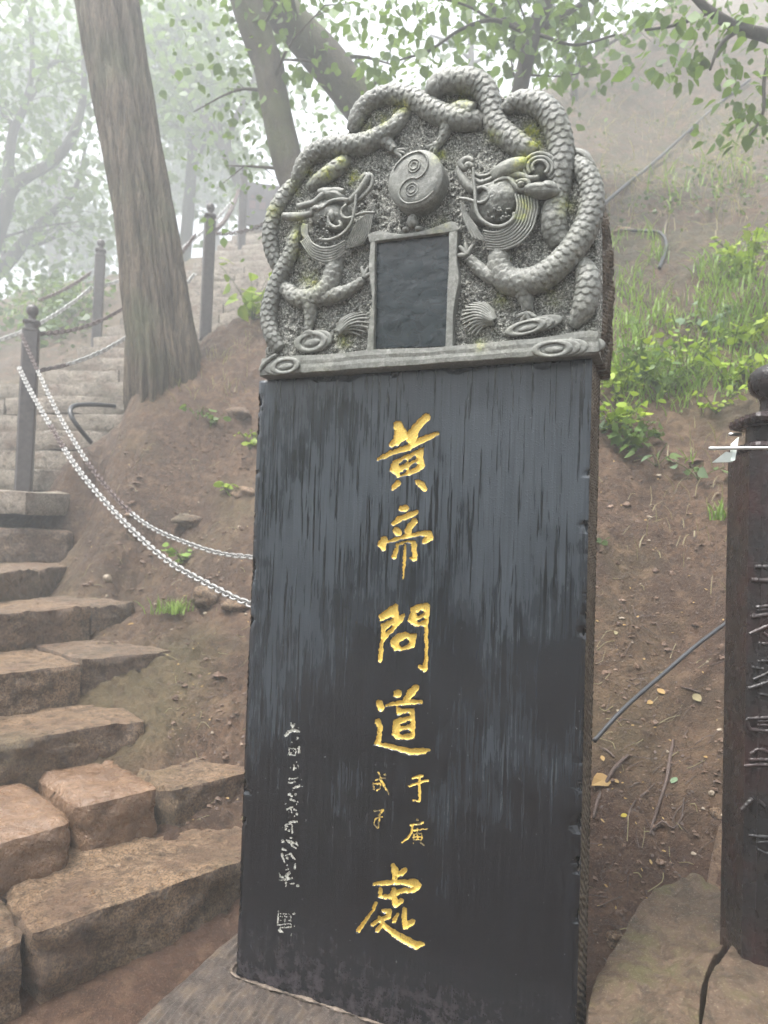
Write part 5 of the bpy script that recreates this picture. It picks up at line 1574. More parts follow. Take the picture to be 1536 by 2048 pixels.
# steel rod with a pale tin flap tied round the post's neck
rod = empty("tie_rod", at_depth(1533, 895, 1.40))
g = Geo()
A_, B_ = at_depth(1418, 897, 1.42), at_depth(1640, 897, 1.38)
add_sweep(g, catmull(np.array([A_, (A_ + B_) / 2 + [0, 0, .001], B_]) - np.array(rod.location), 20), np.full(20, .0038), 10)
obj("rod_bar", g.mesh("rod_bar", M["steel"]), rod)
g = Geo()
A_, B_ = at_depth(1458, 869, 1.60), at_depth(1482, 869, 1.60)
add_sweep(g, np.array([A_, B_]) - np.array(rod.location), np.full(2, .0042), 8)
obj("rod_bar", g.mesh("rod_bar", M["steel"]), rod)
g = Geo()
tri = [at_depth(1424, 925, 1.425), at_depth(1466, 924, 1.415), at_depth(1464, 906, 1.412), at_depth(1452, 903, 1.415)]
tri2 = [p + np.array([.002, .004, .0]) for p in tri]
V = np.array(tri + tri2) - np.array(rod.location)
g.add(V, [(0, 1, 2, 3), (7, 6, 5, 4), (0, 4, 5, 1), (1, 5, 6, 2), (2, 6, 7, 3), (3, 7, 4, 0)])
strip_ = [at_depth(1462, 922, 1.412), at_depth(1470, 921, 1.412), at_depth(1478, 874, 1.425), at_depth(1463, 888, 1.420)]
V = np.array(strip_ + [p + np.array([.0, .004, .0]) for p in strip_]) - np.array(rod.location)
g.add(V, [(0, 1, 2, 3), (7, 6, 5, 4), (0, 4, 5, 1), (1, 5, 6, 2), (2, 6, 7, 3), (3, 7, 4, 0)])
obj("tin_flap", g.mesh("tin_flap", M["flag"], False), rod)
setp(rod, "thin steel tie rod with a pale triangular tin flap at the maroon post's neck", "rod")

# dark posts of the stair fence, in the mist
FAR = [(48, 957, 605, 5.06, "dark chain post on the landing where the white chains end"), (411, 657, 400, 7.0, "dark chain post standing just right of the big cypress trunk"),
       (192, 700, 474, 7.9, "misty chain post just left of the big cypress trunk"), (482, 500, 328, 10.4, "faintest chain post high up the misty stairs by the notice board")]
FP = []
for i, (px, y0, y1, d, lab) in enumerate(FAR):
    b = at_depth(px, y0, d)
    H = (y0 - y1) / FPX * d
    r = empty("chain_post", b, 0.38)
    post_parts(r, H, 0.115, M["iron"])
    setp(r, lab, "post", "chain posts")
    FP.append((b, H))


# ------------------------------------------------------------------ chains: every link a part
def link_mesh(mat, L, wdt, r):
    n, m = 20, 6
    a = np.linspace(0, 2 * pi, n, endpoint=False)
    hl = L / 2 - wdt / 2
    c = np.stack([np.where(np.cos(a) > 0, hl, -hl) + wdt / 2 * np.cos(a), wdt / 2 * np.sin(a), np.zeros(n)], -1)
    T_ = np.roll(c, -1, 0) - np.roll(c, 1, 0); T_ /= np.linalg.norm(T_, axis=1)[:, None]
    Bn = np.array([0, 0, 1.0]); Nn = np.cross(T_, Bn)
    b = np.linspace(0, 2 * pi, m, endpoint=False)
    V = c[:, None] + r * (Nn[:, None] * np.cos(b)[None, :, None] + Bn[None, None] * np.sin(b)[None, :, None])
    V = V.reshape(-1, 3)
    i = np.arange(n)[:, None]; j = np.arange(m)[None]
    f = np.stack([i * m + j, ((i + 1) % n) * m + j, ((i + 1) % n) * m + (j + 1) % m, i * m + (j + 1) % m], -1).reshape(-1, 4)
    return new_mesh("link", V, f, mat)


def chain(pts, label, pattern, L=0.034, wdt=0.021, r=0.0034, mats=("galv", "rust"), group="chains"):
    P = catmull(np.array(pts, float), 400)
    s = np.concatenate([[0], np.cumsum(np.linalg.norm(np.diff(P, axis=0), axis=1))])
    pitch = L - 2 * r * 1.25
    n = int(s[-1] / pitch)
    root = empty("chain", P[0])
    me = {k: link_mesh(M[k], L, wdt, r) for k in mats}
    for k in range(n):
        u = (k + .5) * pitch
        p = np.array([np.interp(u, s, P[:, c]) for c in range(3)])
        q = np.array([np.interp(min(u + pitch, s[-1]), s, P[:, c]) for c in range(3)]) - np.array([np.interp(max(u - pitch, 0), s, P[:, c]) for c in range(3)])
        d = mathutils.Vector(q).normalized()
        rot = d.to_track_quat('X', 'Z') @ mathutils.Quaternion((1, 0, 0), (pi / 2 if k % 2 else 0) + .55 + random.uniform(-.18, .18))
        f = u / s[-1]
        o = obj("link", me[pattern(f)], root, p - P[0])
        o.rotation_mode = 'QUATERNION'; o.rotation_quaternion = rot
    setp(root, label, "chain", group)
    return root

# two near chains from the landing post down past the stairs and behind the stele
z_up = [at_depth(42, 668, 4.98), at_depth(70, 730, 4.75), at_depth(118, 830, 4.35), at_depth(190, 945, 3.9), at_depth(280, 1040, 3.5), at_depth(400, 1095, 3.1), at_depth(503, 1114, 2.85), at_depth(640, 1105, 2.6)]
chain(z_up, "upper near chain, white with rusty stretches, ending highest behind the slab", lambda f: "rust" if f < .13 or .45 < f < .62 else "galv")
z_lo = [at_depth(38, 735, 4.98), at_depth(60, 780, 4.75), at_depth(100, 850, 4.4), at_depth(150, 930, 4.0), at_depth(225, 1020, 3.6), at_depth(320, 1110, 3.2), at_depth(410, 1165, 2.9), at_depth(500, 1208, 2.65), at_depth(620, 1240, 2.4)]
chain(z_lo, "lower near chain, the whitest and thickest, sagging across the soil to the slab", lambda f: "rust" if .24 < f < .33 else "galv", 0.040, 0.025, 0.0042)
pA, HA = FP[0]; pC, HC = FP[1]; pB, HB = FP[2]; pD, HD = FP[3]
def sagline(a, b, sag, n=7):
    a = np.asarray(a, float); b = np.asarray(b, float)
    return [a * (1 - t_) + b * t_ - np.array([0, 0, 4 * sag * t_ * (1 - t_)]) for t_ in np.linspace(0, 1, n)]
up = lambda p, h: np.asarray(p) + np.array([0, 0, h])
chain(sagline(at_depth(75, 668, 5.06), at_depth(392, 468, 6.95), .26), "dark upper chain passing behind the big cypress trunk", lambda f: "rust", .05, .03, .006)
chain(sagline(at_depth(75, 742, 5.06), at_depth(392, 545, 6.95), .20), "pale lower chain passing behind the big cypress trunk", lambda f: "galv" if f > .12 else "rust", .05, .03, .006)
chain(sagline(at_depth(425, 462, 7.0), at_depth(478, 380, 10.4), .12), "dark misty chain right of the cypress leading up to the faintest post", lambda f: "rust", .07, .042, .008)
chain(sagline(at_depth(425, 466, 7.0), at_depth(545, 440, 6.6), .05), "short dark chain running right from the post beside the cypress", lambda f: "rust", .05, .03, .006)
chain(sagline(at_depth(-40, 690, 6.4), at_depth(184, 574, 7.9), .10), "pale chain of the far fence meeting the misty post at half height", lambda f: "galv", .06, .036, .007)
chain(sagline(at_depth(198, 574, 7.9), at_depth(470, 398, 10.4), .22), "pale misty chain rising from the far post behind the cypress", lambda f: "galv", .07, .042, .008)
chain(sagline(at_depth(80, 600, 6.9), at_depth(182, 545, 7.9), .03), "dark top chain of the far fence left of the cypress", lambda f: "rust", .06, .036, .007)

# ------------------------------------------------------------------ pipes and cables
def rope(name, pts, r, mat, label, cat, n=120, ring=12, group=None):
    Q = catmull(np.array(pts, float), n)
    g = Geo(); add_sweep(g, Q, np.full(n, r), ring, None, (0, 0, 1))
    return setp(obj(name, g.mesh(name, mat)), label, cat, group)

rope("pipe", [at_depth(1188, 1482, 2.16), at_depth(1250, 1415, 2.24), at_depth(1330, 1345, 2.34), at_depth(1400, 1285, 2.41), at_depth(1475, 1230, 2.48)], .0072, M["pipe"], "straight black plastic pipe slanting across the bare soil", "pipe")
def on_hill(px, py, lo=2.0, hi=14.0, lift=0.01):
    """where the view ray through a pixel first meets the ground"""
    ds = np.linspace(lo, hi, 900)
    r = ray(px, py); r = r / r[1]
    X, Y, Z = r[0] * ds, ds, r[2] * ds + CAM_Z
    gz = ground_z(X, Y)
    below = np.nonzero(Z < gz)[0]
    k = below[0] if len(below) else len(ds) - 1
    return np.array([X[k], Y[k], gz[k] + lift])
rope("cable", [on_hill(px, py, 2.2, 16, .05) for px, py in ((1205, 425), (1250, 385), (1310, 335), (1380, 270), (1440, 215), (1500, 170))], .016, M["pipe"], "grey cable running up the misty slope beside the capital", "cable", 140)
rope("hose", [on_hill(px, py, 2.2, 16, .03) for px, py in ((1240, 470), (1285, 472), (1318, 478), (1332, 495), (1328, 520), (1318, 545))], .012, M["pipe"], "short hooped black hose sticking out of the grassy slope", "hose")
rope("drain_pipe", [at_depth(*p) for p in ((182, 885, 4.86), (155, 852, 4.74), (141, 827, 4.74), (148, 812, 4.82), (185, 809, 4.95), (230, 812, 5.1))], .016, M["pipe"], "bent grey drain pipe at the foot of the cypress", "pipe")

# ------------------------------------------------------------------ notice board in the mist
nb = empty("notice_board", at_depth(522, 520, 11.0), .2)
g = Geo(); add_box(g, (-.33, -.03, .55), (.33, .03, 1.25)); obj("board", g.mesh("board", M["sign"], False), nb)
g = Geo()
for k in range(3):
    add_box(g, (-.22 + k * .16, -.034, .82), (-.12 + k * .16, -.029, .95))
    add_box(g, (-.20 + k * .16, -.034, .99), (-.14 + k * .16, -.029, 1.04))
obj("red_lettering", g.mesh("red_lettering", M["sign_text"], False), nb)
for sx in (-.28, .28):
    g = Geo(); add_box(g, (sx - .03, -.02, -.5), (sx + .03, .02, .56)); obj("leg", g.mesh("leg", M["sign"], False), nb)
setp(nb, "small dark notice board with red marks far up in the mist", "sign")

# ------------------------------------------------------------------ trees
LEAF2D = np.array([(0, 0), (.30, .18), (.42, .45), (.26, .78), (0, 1.12), (-.26, .78), (-.42, .45), (-.30, .18)])   # heart-shaped


def leaf_cloud(C, size, droop=0.7, shape=LEAF2D, seed=1, flat=0.5):
    """many leaf-shaped faces: C (n,3) stalk points"""
    rng = np.random.default_rng(seed)
    n = len(C)
    d = rng.normal(size=(n, 3)); d[:, 2] = -np.abs(d[:, 2]) * droop - droop * .4
    d /= np.linalg.norm(d, axis=1)[:, None]
    u = rng.normal(size=(n, 3)); u[:, 2] *= flat
    u -= (u * d).sum(1)[:, None] * d; u /= np.linalg.norm(u, axis=1)[:, None]
    w = np.cross(d, u)
    s = size * rng.uniform(.35, 1.35, n)
    k = len(shape)
    V = C[:, None] + s[:, None, None] * (u[:, None] * shape[None, :, 0, None] + d[:, None] * shape[None, :, 1, None] + w[:, None] * (np.abs(shape[None, :, 0, None]) * .35))
    F = np.arange(n * k).reshape(n, k)
    return V.reshape(-1, 3), F


def limb(g, pts, disp=0.08, ring=14, step=0.05, seed=3):
    P = np.array(pts, float)
    L = np.linalg.norm(np.diff(P[:, :3], axis=0), axis=1).sum()
    n = max(8, int(L / step))
    Q = catmull(P, n)
    add_sweep(g, Q[:, :3], np.maximum(Q[:, 3], .002), ring, lambda s, th, r: r * disp * fbm(s * 4, np.cos(th) * 2 + seed, np.sin(th) * 2, 3, seed), (0, -1, 0))
    return Q


def pxr(pts, d):
    """[(px, py, width px[, depth])] -> points with radius"""
    out = []
    for p in pts:
        dd = p[3] if len(p) > 3 else d
        q = at_depth(p[0], p[1], dd)
        out.append((*q, p[2] / 2 / FPX * dd))
    return out


def twigs(g, Q, n, ln, rng, up=0.2, r0=.15, sub=2):
    """side branches off a limb; returns points for leaves"""
    tips = []
    for _ in range(n):
        i = rng.integers(int(len(Q) * .25), len(Q))
        p = Q[i, :3]; r = Q[i, 3] * r0
        d = rng.normal(size=3); d[2] = abs(d[2]) * .5 + up; d /= np.linalg.norm(d)
        l_ = ln * rng.uniform(.5, 1.2)
        m = p + d * l_ * .5 + rng.normal(size=3) * l_ * .08
        e = p + d * l_ + np.array([0, 0, -.12 * l_]) + rng.normal(size=3) * l_ * .1
        q = limb(g, [(*p, r), (*m, r * .6), (*e, max(r * .2, .002))], .05, 6, l_ / 6)
        tips.append(q[len(q) // 3:, :3])
        for _ in range(sub):
            j = rng.integers(len(q) // 3, len(q))
            d2 = d * .5 + rng.normal(size=3) * .7; d2 /= np.linalg.norm(d2)
            e2 = q[j, :3] + d2 * l_ * .45
            q2 = limb(g, [(*q[j, :3], r * .35), (*((q[j, :3] + e2) / 2), r * .22), (*e2, .002)], .05, 5, l_ / 6)
            tips.append(q2[:, :3])
    return np.vstack(tips) if tips else np.zeros((0, 3))


def tree(name, label, limbs, bark, leafm, lsize, per, spread, seed, twn=6, twl=.8, group=None, ring=14, disp=.08, base_d=5.0, step=.06, extra=None, sub=2, up=.2, keep=None):
    rng = np.random.default_rng(seed)
    base = np.array(pxr(limbs[0][:1], base_d)[0][:3])
    root = empty(name, base)
    g = Geo()
    tips = []
    for li, lp in enumerate(limbs):
        Q = limb(g, pxr(lp, base_d), disp, ring, step, seed + li)
        if twn:
            tips.append(twigs(g, Q, twn, twl, rng, up, sub=sub))
    V = np.vstack(g.V) - base
    obj("trunk", new_mesh("trunk", V, g.F, M[bark]), root)
    pts = np.vstack(tips) if tips else np.zeros((0, 3))
    if extra is not None:
        pts = np.vstack([pts, extra]) if len(pts) else extra
    if per and len(pts):
        C = pts[rng.integers(0, len(pts), per)] + rng.normal(size=(per, 3)) * spread
        if keep is not None:
            C = C[keep(C)]
        V, F = leaf_cloud(C, lsize, .7, LEAF2D, seed)
        obj("crown", new_mesh("crown", V - base, F, M[leafm], False), root)
    setp(root, label, "tree", group)
    return root


# the big cypress: fluted, stringy bark
def cypress():
    pts = pxr([(352, 990, 190, 5.45), (346, 900, 185, 5.28), (340, 835, 172, 5.14), (334, 775, 157, 5.06), (326, 710, 143), (313, 620, 131), (300, 520, 124), (283, 400, 119), (262, 280, 117), (240, 160, 118), (218, 30, 117), (196, -90, 112), (165, -260, 100)], 5.02)
    P = np.array(pts)
    n = 330
    Q = catmull(P, n)
    base = Q[0, :3].copy()

    def d(s, th, r):
        fl = 0.055 * np.cos(3 * th + s * .35) + 0.06 * np.cos(5 * th + 1.3 - s * .5) + .03 * np.cos(9 * th + s * .8)
        fur = np.abs(vnoise(np.cos(th) * 7 + s * .25, np.sin(th) * 7, s * 1.1, 5))
        fur2 = np.abs(vnoise(np.cos(th) * 17 + s * .6, np.sin(th) * 17, s * 2.0, 6))
        root = np.clip(1 - s / .75, 0, 1) ** 1.4 * (.02 + .34 * np.cos(5 * th + .6))
        return r * (fl + root * .5 - .15 * (1 - fur) ** 4 - .09 * (1 - fur2) ** 3 + .04)
    g = Geo()
    add_sweep(g, Q[:, :3], Q[:, 3], 160, d, (0, -1, 0))
    V = np.vstack(g.V) - base
    root = empty("cypress_tree", base)
    obj("trunk", new_mesh("trunk", V, g.F, M["bark_cedar"]), root)
    setp(root, "big leaning cypress trunk with stringy furrowed bark beside the chains", "tree")
    return root
cypress()

BG = "trees standing in the mist"
tree("leaning_tree", "mossy trunk leaning left, the lower of two crossing behind the capital", [[(640, 520, 82), (602, 400, 66), (575, 320, 62), (553, 220, 60), (535, 130, 60), (505, 40, 66), (478, -60, 70), (440, -200, 60)]], "bark_moss", "leaf_a", .075, 700, .30, 21, 7, .9, None, 24, .06, 5.6,
     keep=lambda C: C[:, 2] > 3.2)
tree("leaning_tree", "thick mossy trunk slanting up left from behind the capital's shoulder", [[(860, 360, 92), (790, 290, 88), (715, 200, 82), (655, 125, 80), (600, 65, 76), (545, 0, 74), (490, -70, 70), (400, -180, 60)]], "bark_moss", "leaf_a", .075, 700, .3, 22, 7, .9, None, 24, .06, 6.0,
     keep=lambda C: C[:, 2] > 3.6)
tree("young_tree", "dark slender trunk rising just above the capital's right shoulder", [[(1020, 330, 40), (1030, 240, 36), (1042, 170, 33), (1060, 90, 33), (1085, 20, 34), (1105, -50, 33), (1130, -160, 28)], [(1060, 70, 14), (1020, 45, 12), (985, 15, 10), (975, -30, 8)], [(1078, 60, 16), (1130, 30, 12), (1200, -20, 10)]],
     "bark_dark", "leaf_a", .085, 900, .22, 23, 7, .7, None, 16, .05, 5.2, step=.05)

rng = np.random.default_rng(99)
def spray(n, box, d0, d1, seed):
    r = np.random.default_rng(seed)
    P = []
    for _ in range(n):
        P.append(at_depth(r.uniform(box[0], box[2]), r.uniform(box[1], box[3]), r.uniform(d0, d1)))
    return np.array(P)

def cluster(centres, d, seed, r_px=26, n=10):
    r = np.random.default_rng(seed)
    P = []
    for cx, cy_ in centres:
        for _ in range(n):
            P.append(at_depth(cx + r.normal() * r_px, cy_ + r.normal() * r_px * .8, d + r.normal() * .15))
    return np.array(P)

def leafy_branch(name, label, limbs, d, centres, n, lsize, leafm, seed, rpx=26):
    root = empty(name, np.array(pxr(limbs[0][:1], d)[0][:3]))
    b = np.array(root.location)
    g = Geo()
    for li, lp in enumerate(limbs):
        limb(g, pxr(lp, d), .05, 10, .03, seed + li)
    C = cluster(centres, d, seed, rpx, n)
    obj("trunk", new_mesh("trunk", np.vstack(g.V) - b, g.F, M["bark_dark"]), root)
    V, F = leaf_cloud(C, lsize, 1.0, LEAF2D, seed)
    obj("crown", new_mesh("crown", V - b, F, M[leafm], False), root)
    setp(root, label, "tree")
    return root

leafy_branch("overhanging_tree", "dark bough with heart-shaped leaves hanging into the upper corner above the slope", [[(1700, 130, 34), (1600, 95, 30), (1536, 72, 26), (1475, 55, 22), (1420, 22, 18), (1380, -15, 13)], [(1480, 56, 12), (1440, 90, 8), (1420, 140, 5)], [(1560, 80, 12), (1530, 150, 8), (1525, 230, 6), (1490, 280, 4)], [(1420, 24, 9), (1350, 50, 7), (1290, 60, 5)]],
     3.6, [(1300, 20), (1345, 20), (1400, 30), (1450, 10), (1510, 30), (1320, 90), (1365, 110), (1400, 75), (1440, 120), (1480, 150), (1520, 110), (1500, 210), (1460, 190), (1530, 180), (1490, 260), (1530, 240), (1370, 150), (1445, 60), (1310, 130), (1535, 60), (1440, 270)], 14, .062, "leaf_a", 31, 22)
leafy_branch("leafy_sapling", "thin branch of broad leaves spreading above the capital's crown", [[(1040, 60, 10), (985, 40, 9), (920, 60, 7), (860, 100, 6), (800, 120, 4)], [(985, 40, 6), (930, 10, 5), (860, -10, 4)], [(1080, 70, 8), (1150, 90, 6), (1230, 70, 5)]],
     4.6, [(760, 10), (730, 30), (800, 60), (780, 110), (830, 120), (800, 160), (740, 160), (850, 70), (870, 20), (910, 40), (900, 110), (760, 130), (815, 30), (960, 20), (940, 70), (1000, 30), (1150, 60), (1110, 100), (1130, 130), (1180, 30), (1090, 150), (1100, 40), (1160, 110), (850, 165)], 11, .075, "leaf_a", 32, 24)
tree("young_tree", "thin misty sapling on the slope right of the capital", [[(1165, 420, 16), (1158, 330, 15), (1152, 250, 14), (1150, 160, 13), (1170, 80, 11), (1195, 0, 9)], [(1150, 170, 9), (1135, 110, 8), (1120, 40, 6)], [(1158, 140, 8), (1215, 90, 7), (1270, 60, 5)]], "bark_dark", "leaf_a", .11, 420, .4, 34, 6, .9, BG, 10, .05, 8.6)
tree("young_tree", "faint thin tree in the mist straight above the capital's crown", [[(950, 260, 15), (945, 180, 14), (942, 100, 13), (940, 20, 11), (945, -60, 9)], [(942, 120, 8), (900, 85, 7), (860, 70, 5)], [(944, 130, 7), (990, 100, 6), (1030, 70, 5)]], "bark_dark", "leaf_a", .15, 300, .6, 35, 5, 1.5, BG, 10, .05, 15)

# trees in the mist on the left
tree("misty_tree", "branching misty tree at the left edge with a long limb curving toward the cypress", [[(-60, 640, 50), (-30, 520, 42), (0, 440, 36), (22, 380, 26), (60, 350, 22), (110, 320, 20), (150, 260, 17), (168, 180, 13), (165, 60, 9)], [(15, 390, 24), (18, 320, 20), (28, 260, 17), (50, 210, 13), (65, 130, 10), (60, 20, 7)], [(60, 200, 10), (100, 130, 8), (160, 120, 5)], [(25, 250, 10), (-10, 200, 9), (-30, 120, 7)]],
     "bark_dark", "leaf_a", .17, 2000, .85, 41, 10, 1.9, BG, 12, .06, 14, sub=3, step=.12)
tree("misty_tree", "misty tree low at the left edge with a limb slanting up right", [[(-60, 590, 34), (10, 530, 28), (60, 470, 22), (110, 420, 16), (150, 380, 10), (170, 300, 6)], [(40, 490, 12), (70, 490, 10), (110, 475, 6)], [(10, 530, 12), (5, 470, 9), (30, 420, 5)]], "bark_dark", "leaf_a", .19, 1400, .9, 42, 8, 2.1, BG, 10, .06, 16, sub=3, step=.12)
tree("misty_tree", "forked misty tree between the cypress and the crossing trunks", [[(545, 600, 34), (520, 480, 30), (490, 390, 27), (465, 330, 25), (440, 285, 20), (405, 230, 15), (370, 180, 11), (330, 120, 8)], [(470, 335, 16), (455, 290, 15), (470, 240, 12), (500, 180, 9), (520, 110, 6)], [(450, 300, 10), (440, 250, 8), (450, 190, 6)]],
     "bark_dark", "leaf_a", .19, 1600, .9, 43, 9, 2.0, BG, 12, .06, 15.5, sub=3, step=.12)
def big_foliage(label, cx, cy_, rx, ry, d, n, lsize, leafm, seed, trunk):
    rng = np.random.default_rng(seed)
    base = at_depth(trunk[0][0], trunk[0][1], d)
    root = empty("misty_tree", base)
    g = Geo()
    Q = limb(g, pxr(trunk, d), .06, 10, .1, seed)
    cl = [(cx + rng.normal() * rx * .5, cy_ + rng.normal() * ry * .5) for _ in range(26)]
    for k in range(9):
        a = Q[rng.integers(len(Q) // 3, len(Q))]
        e = at_depth(*cl[k], d + rng.normal() * .4)
        limb(g, [(*a[:3], a[3] * .4), (*((a[:3] + e) / 2 + [0, 0, .15]), a[3] * .25), (*e, .006)], .05, 6, .15, k)
    obj("trunk", new_mesh("trunk", np.vstack(g.V) - base, g.F, M["bark_dark"]), root)
    C = np.array([at_depth(*cl[rng.integers(len(cl))], d) for _ in range(n)]) + rng.normal(size=(n, 3)) * np.array([.38, .5, .30]) * (rx / FPX * d * .55 + .1)
    V, F = leaf_cloud(C, lsize, .7, LEAF2D, seed)
    obj("crown", new_mesh("crown", V - base, F, M[leafm], False), root)
    setp(root, label, "tree", BG)
big_foliage("pale leafy tree top showing between the cypress and the mossy trunks", 390, 120, 110, 130, 17, 5600, .17, "leaf_a", 51, [(350, 640, 30), (370, 500, 26), (385, 300, 20), (395, 100, 12), (400, -60, 7)])
big_foliage("palest leafy tree filling the upper left corner in mist", 70, 130, 150, 170, 25, 6000, .25, "leaf_a", 52, [(120, 720, 30), (110, 520, 26), (95, 320, 20), (85, 120, 14), (80, -40, 8)])
big_foliage("faint tree behind the left-hand chain fence", 80, 430, 130, 110, 28, 5000, .27, "leaf_a", 53, [(210, 740, 26), (190, 600, 22), (160, 480, 16), (120, 380, 8)])
big_foliage("faint leafy tree right of the cypress above the stairs", 400, 330, 90, 90, 26, 3400, .25, "leaf_a", 54, [(440, 560, 22), (430, 470, 18), (415, 380, 12), (405, 300, 7)])

# ------------------------------------------------------------------ grass and small plants
def blades(C, h, w, seed, lean=.5):
    rng = np.random.default_rng(seed)
    n = len(C)
    a = rng.uniform(0, 2 * pi, n)
    hh = h * rng.uniform(.45, 1.2, n); ww = w * rng.uniform(.6, 1.3, n)
    d = np.stack([np.cos(a), np.sin(a), np.zeros(n)], -1)
    sd = np.stack([-np.sin(a + rng.normal(size=n) * .3), np.cos(a), np.zeros(n)], -1)
    ln = lean * rng.uniform(.2, 1.3, n)
    V = []
    for f, k in ((0, 1), (.4, .9), (.75, .6), (1.0, .06)):
        c = C + d * (hh * ln * f * f)[:, None] + np.array([0, 0, 1.0]) * (hh * (f - .28 * ln * f * f))[:, None]
        V.append(c - sd * (ww * k / 2)[:, None]); V.append(c + sd * (ww * k / 2)[:, None])
    V = np.stack(V, 1)
    F = []
    idx = np.arange(n)[:, None] * 8
    for r in range(3):
        F.append(np.concatenate([idx + 2 * r, idx + 2 * r + 1, idx + 2 * r + 3, idx + 2 * r + 2], 1))
    return V.reshape(-1, 3), np.vstack(F)

# tufts on the right-hand slope, found by their pixels on the ground
def hill_points(boxes, seed, lo=2.0, hi=9.0, jitter=.05):
    rng = np.random.default_rng(seed)
    P = []
    for (x0, y0, x1, y1, n, k) in boxes:
        for _ in range(n):
            c = on_hill(rng.uniform(x0, x1), rng.uniform(y0, y1), lo, hi, 0)
            q = c[None, :2] + rng.normal(size=(k, 2)) * jitter
            P.append(np.stack([q[:, 0], q[:, 1], ground_z(q[:, 0], q[:, 1]) - .004], -1))
    return np.vstack(P)

C = hill_points([(1225, 470, 1320, 640, 16, 13), (1220, 640, 1330, 780, 24, 14), (1330, 640, 1536, 790, 30, 14), (1390, 500, 1536, 650, 28, 15), (1225, 720, 1400, 830, 16, 12), (1420, 560, 1500, 700, 10, 14)], 61)
V, F = blades(C, .15, .0085, 62, .85)
setp(obj("grass", new_mesh("grass", V, F, M["grass"], False)), "long green grass on the slope right of the capital", "grass", None, "stuff")
C = hill_points([(1225, 560, 1536, 800, 24, 8), (1380, 1020, 1470, 1060, 2, 12), (1220, 800, 1470, 1200, 12, 4), (330, 640, 510, 800, 16, 8)], 63)
V, F = blades(C, .12, .004, 64, 1.0)
setp(obj("grass", new_mesh("grass", V, F, M["grass_dry"], False)), "thin dry grass stalks among the slope's soil", "grass", None, "stuff")
C = hill_points([(1330, 280, 1536, 420, 8, 12), (0, 560, 160, 640, 20, 20), (430, 560, 520, 640, 10, 16)], 65, 3, 14, .12)
V, F = blades(C, .22, .012, 66, .8)
setp(obj("grass", new_mesh("grass", V, F, M["grass"], False)), "faint grass patches higher up in the mist", "grass", None, "stuff")

# low undergrowth on the misty slopes
def low_growth(label, boxes, seed, lsize, leafm, lo, hi, h, n_per):
    rng = np.random.default_rng(seed)
    P = hill_points(boxes, seed, lo, hi, .22)
    C = np.repeat(P, n_per, 0)
    C = C + rng.normal(size=C.shape) * np.array([.07, .07, 0]) + np.stack([np.zeros(len(C)), np.zeros(len(C)), rng.uniform(0, h, len(C))], -1)
    V, F = leaf_cloud(C, lsize, .5, LEAF2D, seed)
    setp(obj("undergrowth", new_mesh("undergrowth", V, F, M[leafm], False)), label, "undergrowth", None, "stuff")
low_growth("dull undergrowth on the misty slope above the grass", [(1180, 260, 1536, 430, 18, 5), (1400, 330, 1536, 450, 10, 6)], 161, .035, "leaf_b", 3, 14, .07, 5)
low_growth("pale undergrowth on the misty ground left of the stairs", [(0, 560, 170, 690, 40, 8), (90, 600, 200, 680, 10, 8)], 162, .10, "leaf_b", 5, 20, .3, 3)
C = hill_points([(1200, 230, 1536, 470, 60, 10)], 163, 3, 14, .15)
V, F = blades(C, .22, .006, 164, 1.3)
setp(obj("grass", new_mesh("grass", V, F, M["grass_dry"], False)), "withered stalks on the misty slope above the grass", "grass", None, "stuff")

OVAL = np.array([(0, 0), (.22, .2), (.30, .5), (.18, .85), (0, 1.0), (-.18, .85), (-.30, .5), (-.22, .2)])
LOBE = np.array([(0, 0), (.22, .10), (.55, .12), (.36, .40), (.50, .72), (.20, .70), (0, 1.1), (-.20, .70), (-.50, .72), (-.36, .40), (-.55, .12), (-.22, .10)])

def plant(label, px, py, h, nst, nl, lsize, leafm, seed, shape=OVAL, spread=.5, lo=1.9, hi=9, group=None, name="leafy_plant"):
    if group:
        h, nst, nl, lsize = h * 1.35, int(nst * 1.4), int(nl * 1.9), lsize * 1.15
    rng = np.random.default_rng(seed)
    b = on_hill(px, py, lo, hi, -.003)
    root = empty(name, b)
    g = Geo(); tips = []
    for k in range(nst):
        a = rng.uniform(0, 2 * pi); l_ = h * rng.uniform(.6, 1.15)
        e = np.array([cos(a) * spread * l_, sin(a) * spread * l_ - .25 * l_, l_ * rng.uniform(.5, .95)])
        m = e * .5 + np.array([0, 0, .12 * l_])
        Q = limb(g, [(0, 0, 0, .0022), (*m, .0018), (*e, .0010)], .0, 5, l_ / 6)
        tips.append(Q[len(Q) // 3:, :3])
    obj("stem", new_mesh("stem", np.vstack(g.V), g.F, M["leaf_b"]), root)
    T_ = np.vstack(tips)
    C = T_[rng.integers(0, len(T_), nl)] + rng.normal(size=(nl, 3)) * h * .07
    V, F = leaf_cloud(C, lsize, .25, shape, seed, .6)
    obj("foliage", new_mesh("foliage", V, F, M[leafm], False), root)
    setp(root, label, "plant", group)
    return root

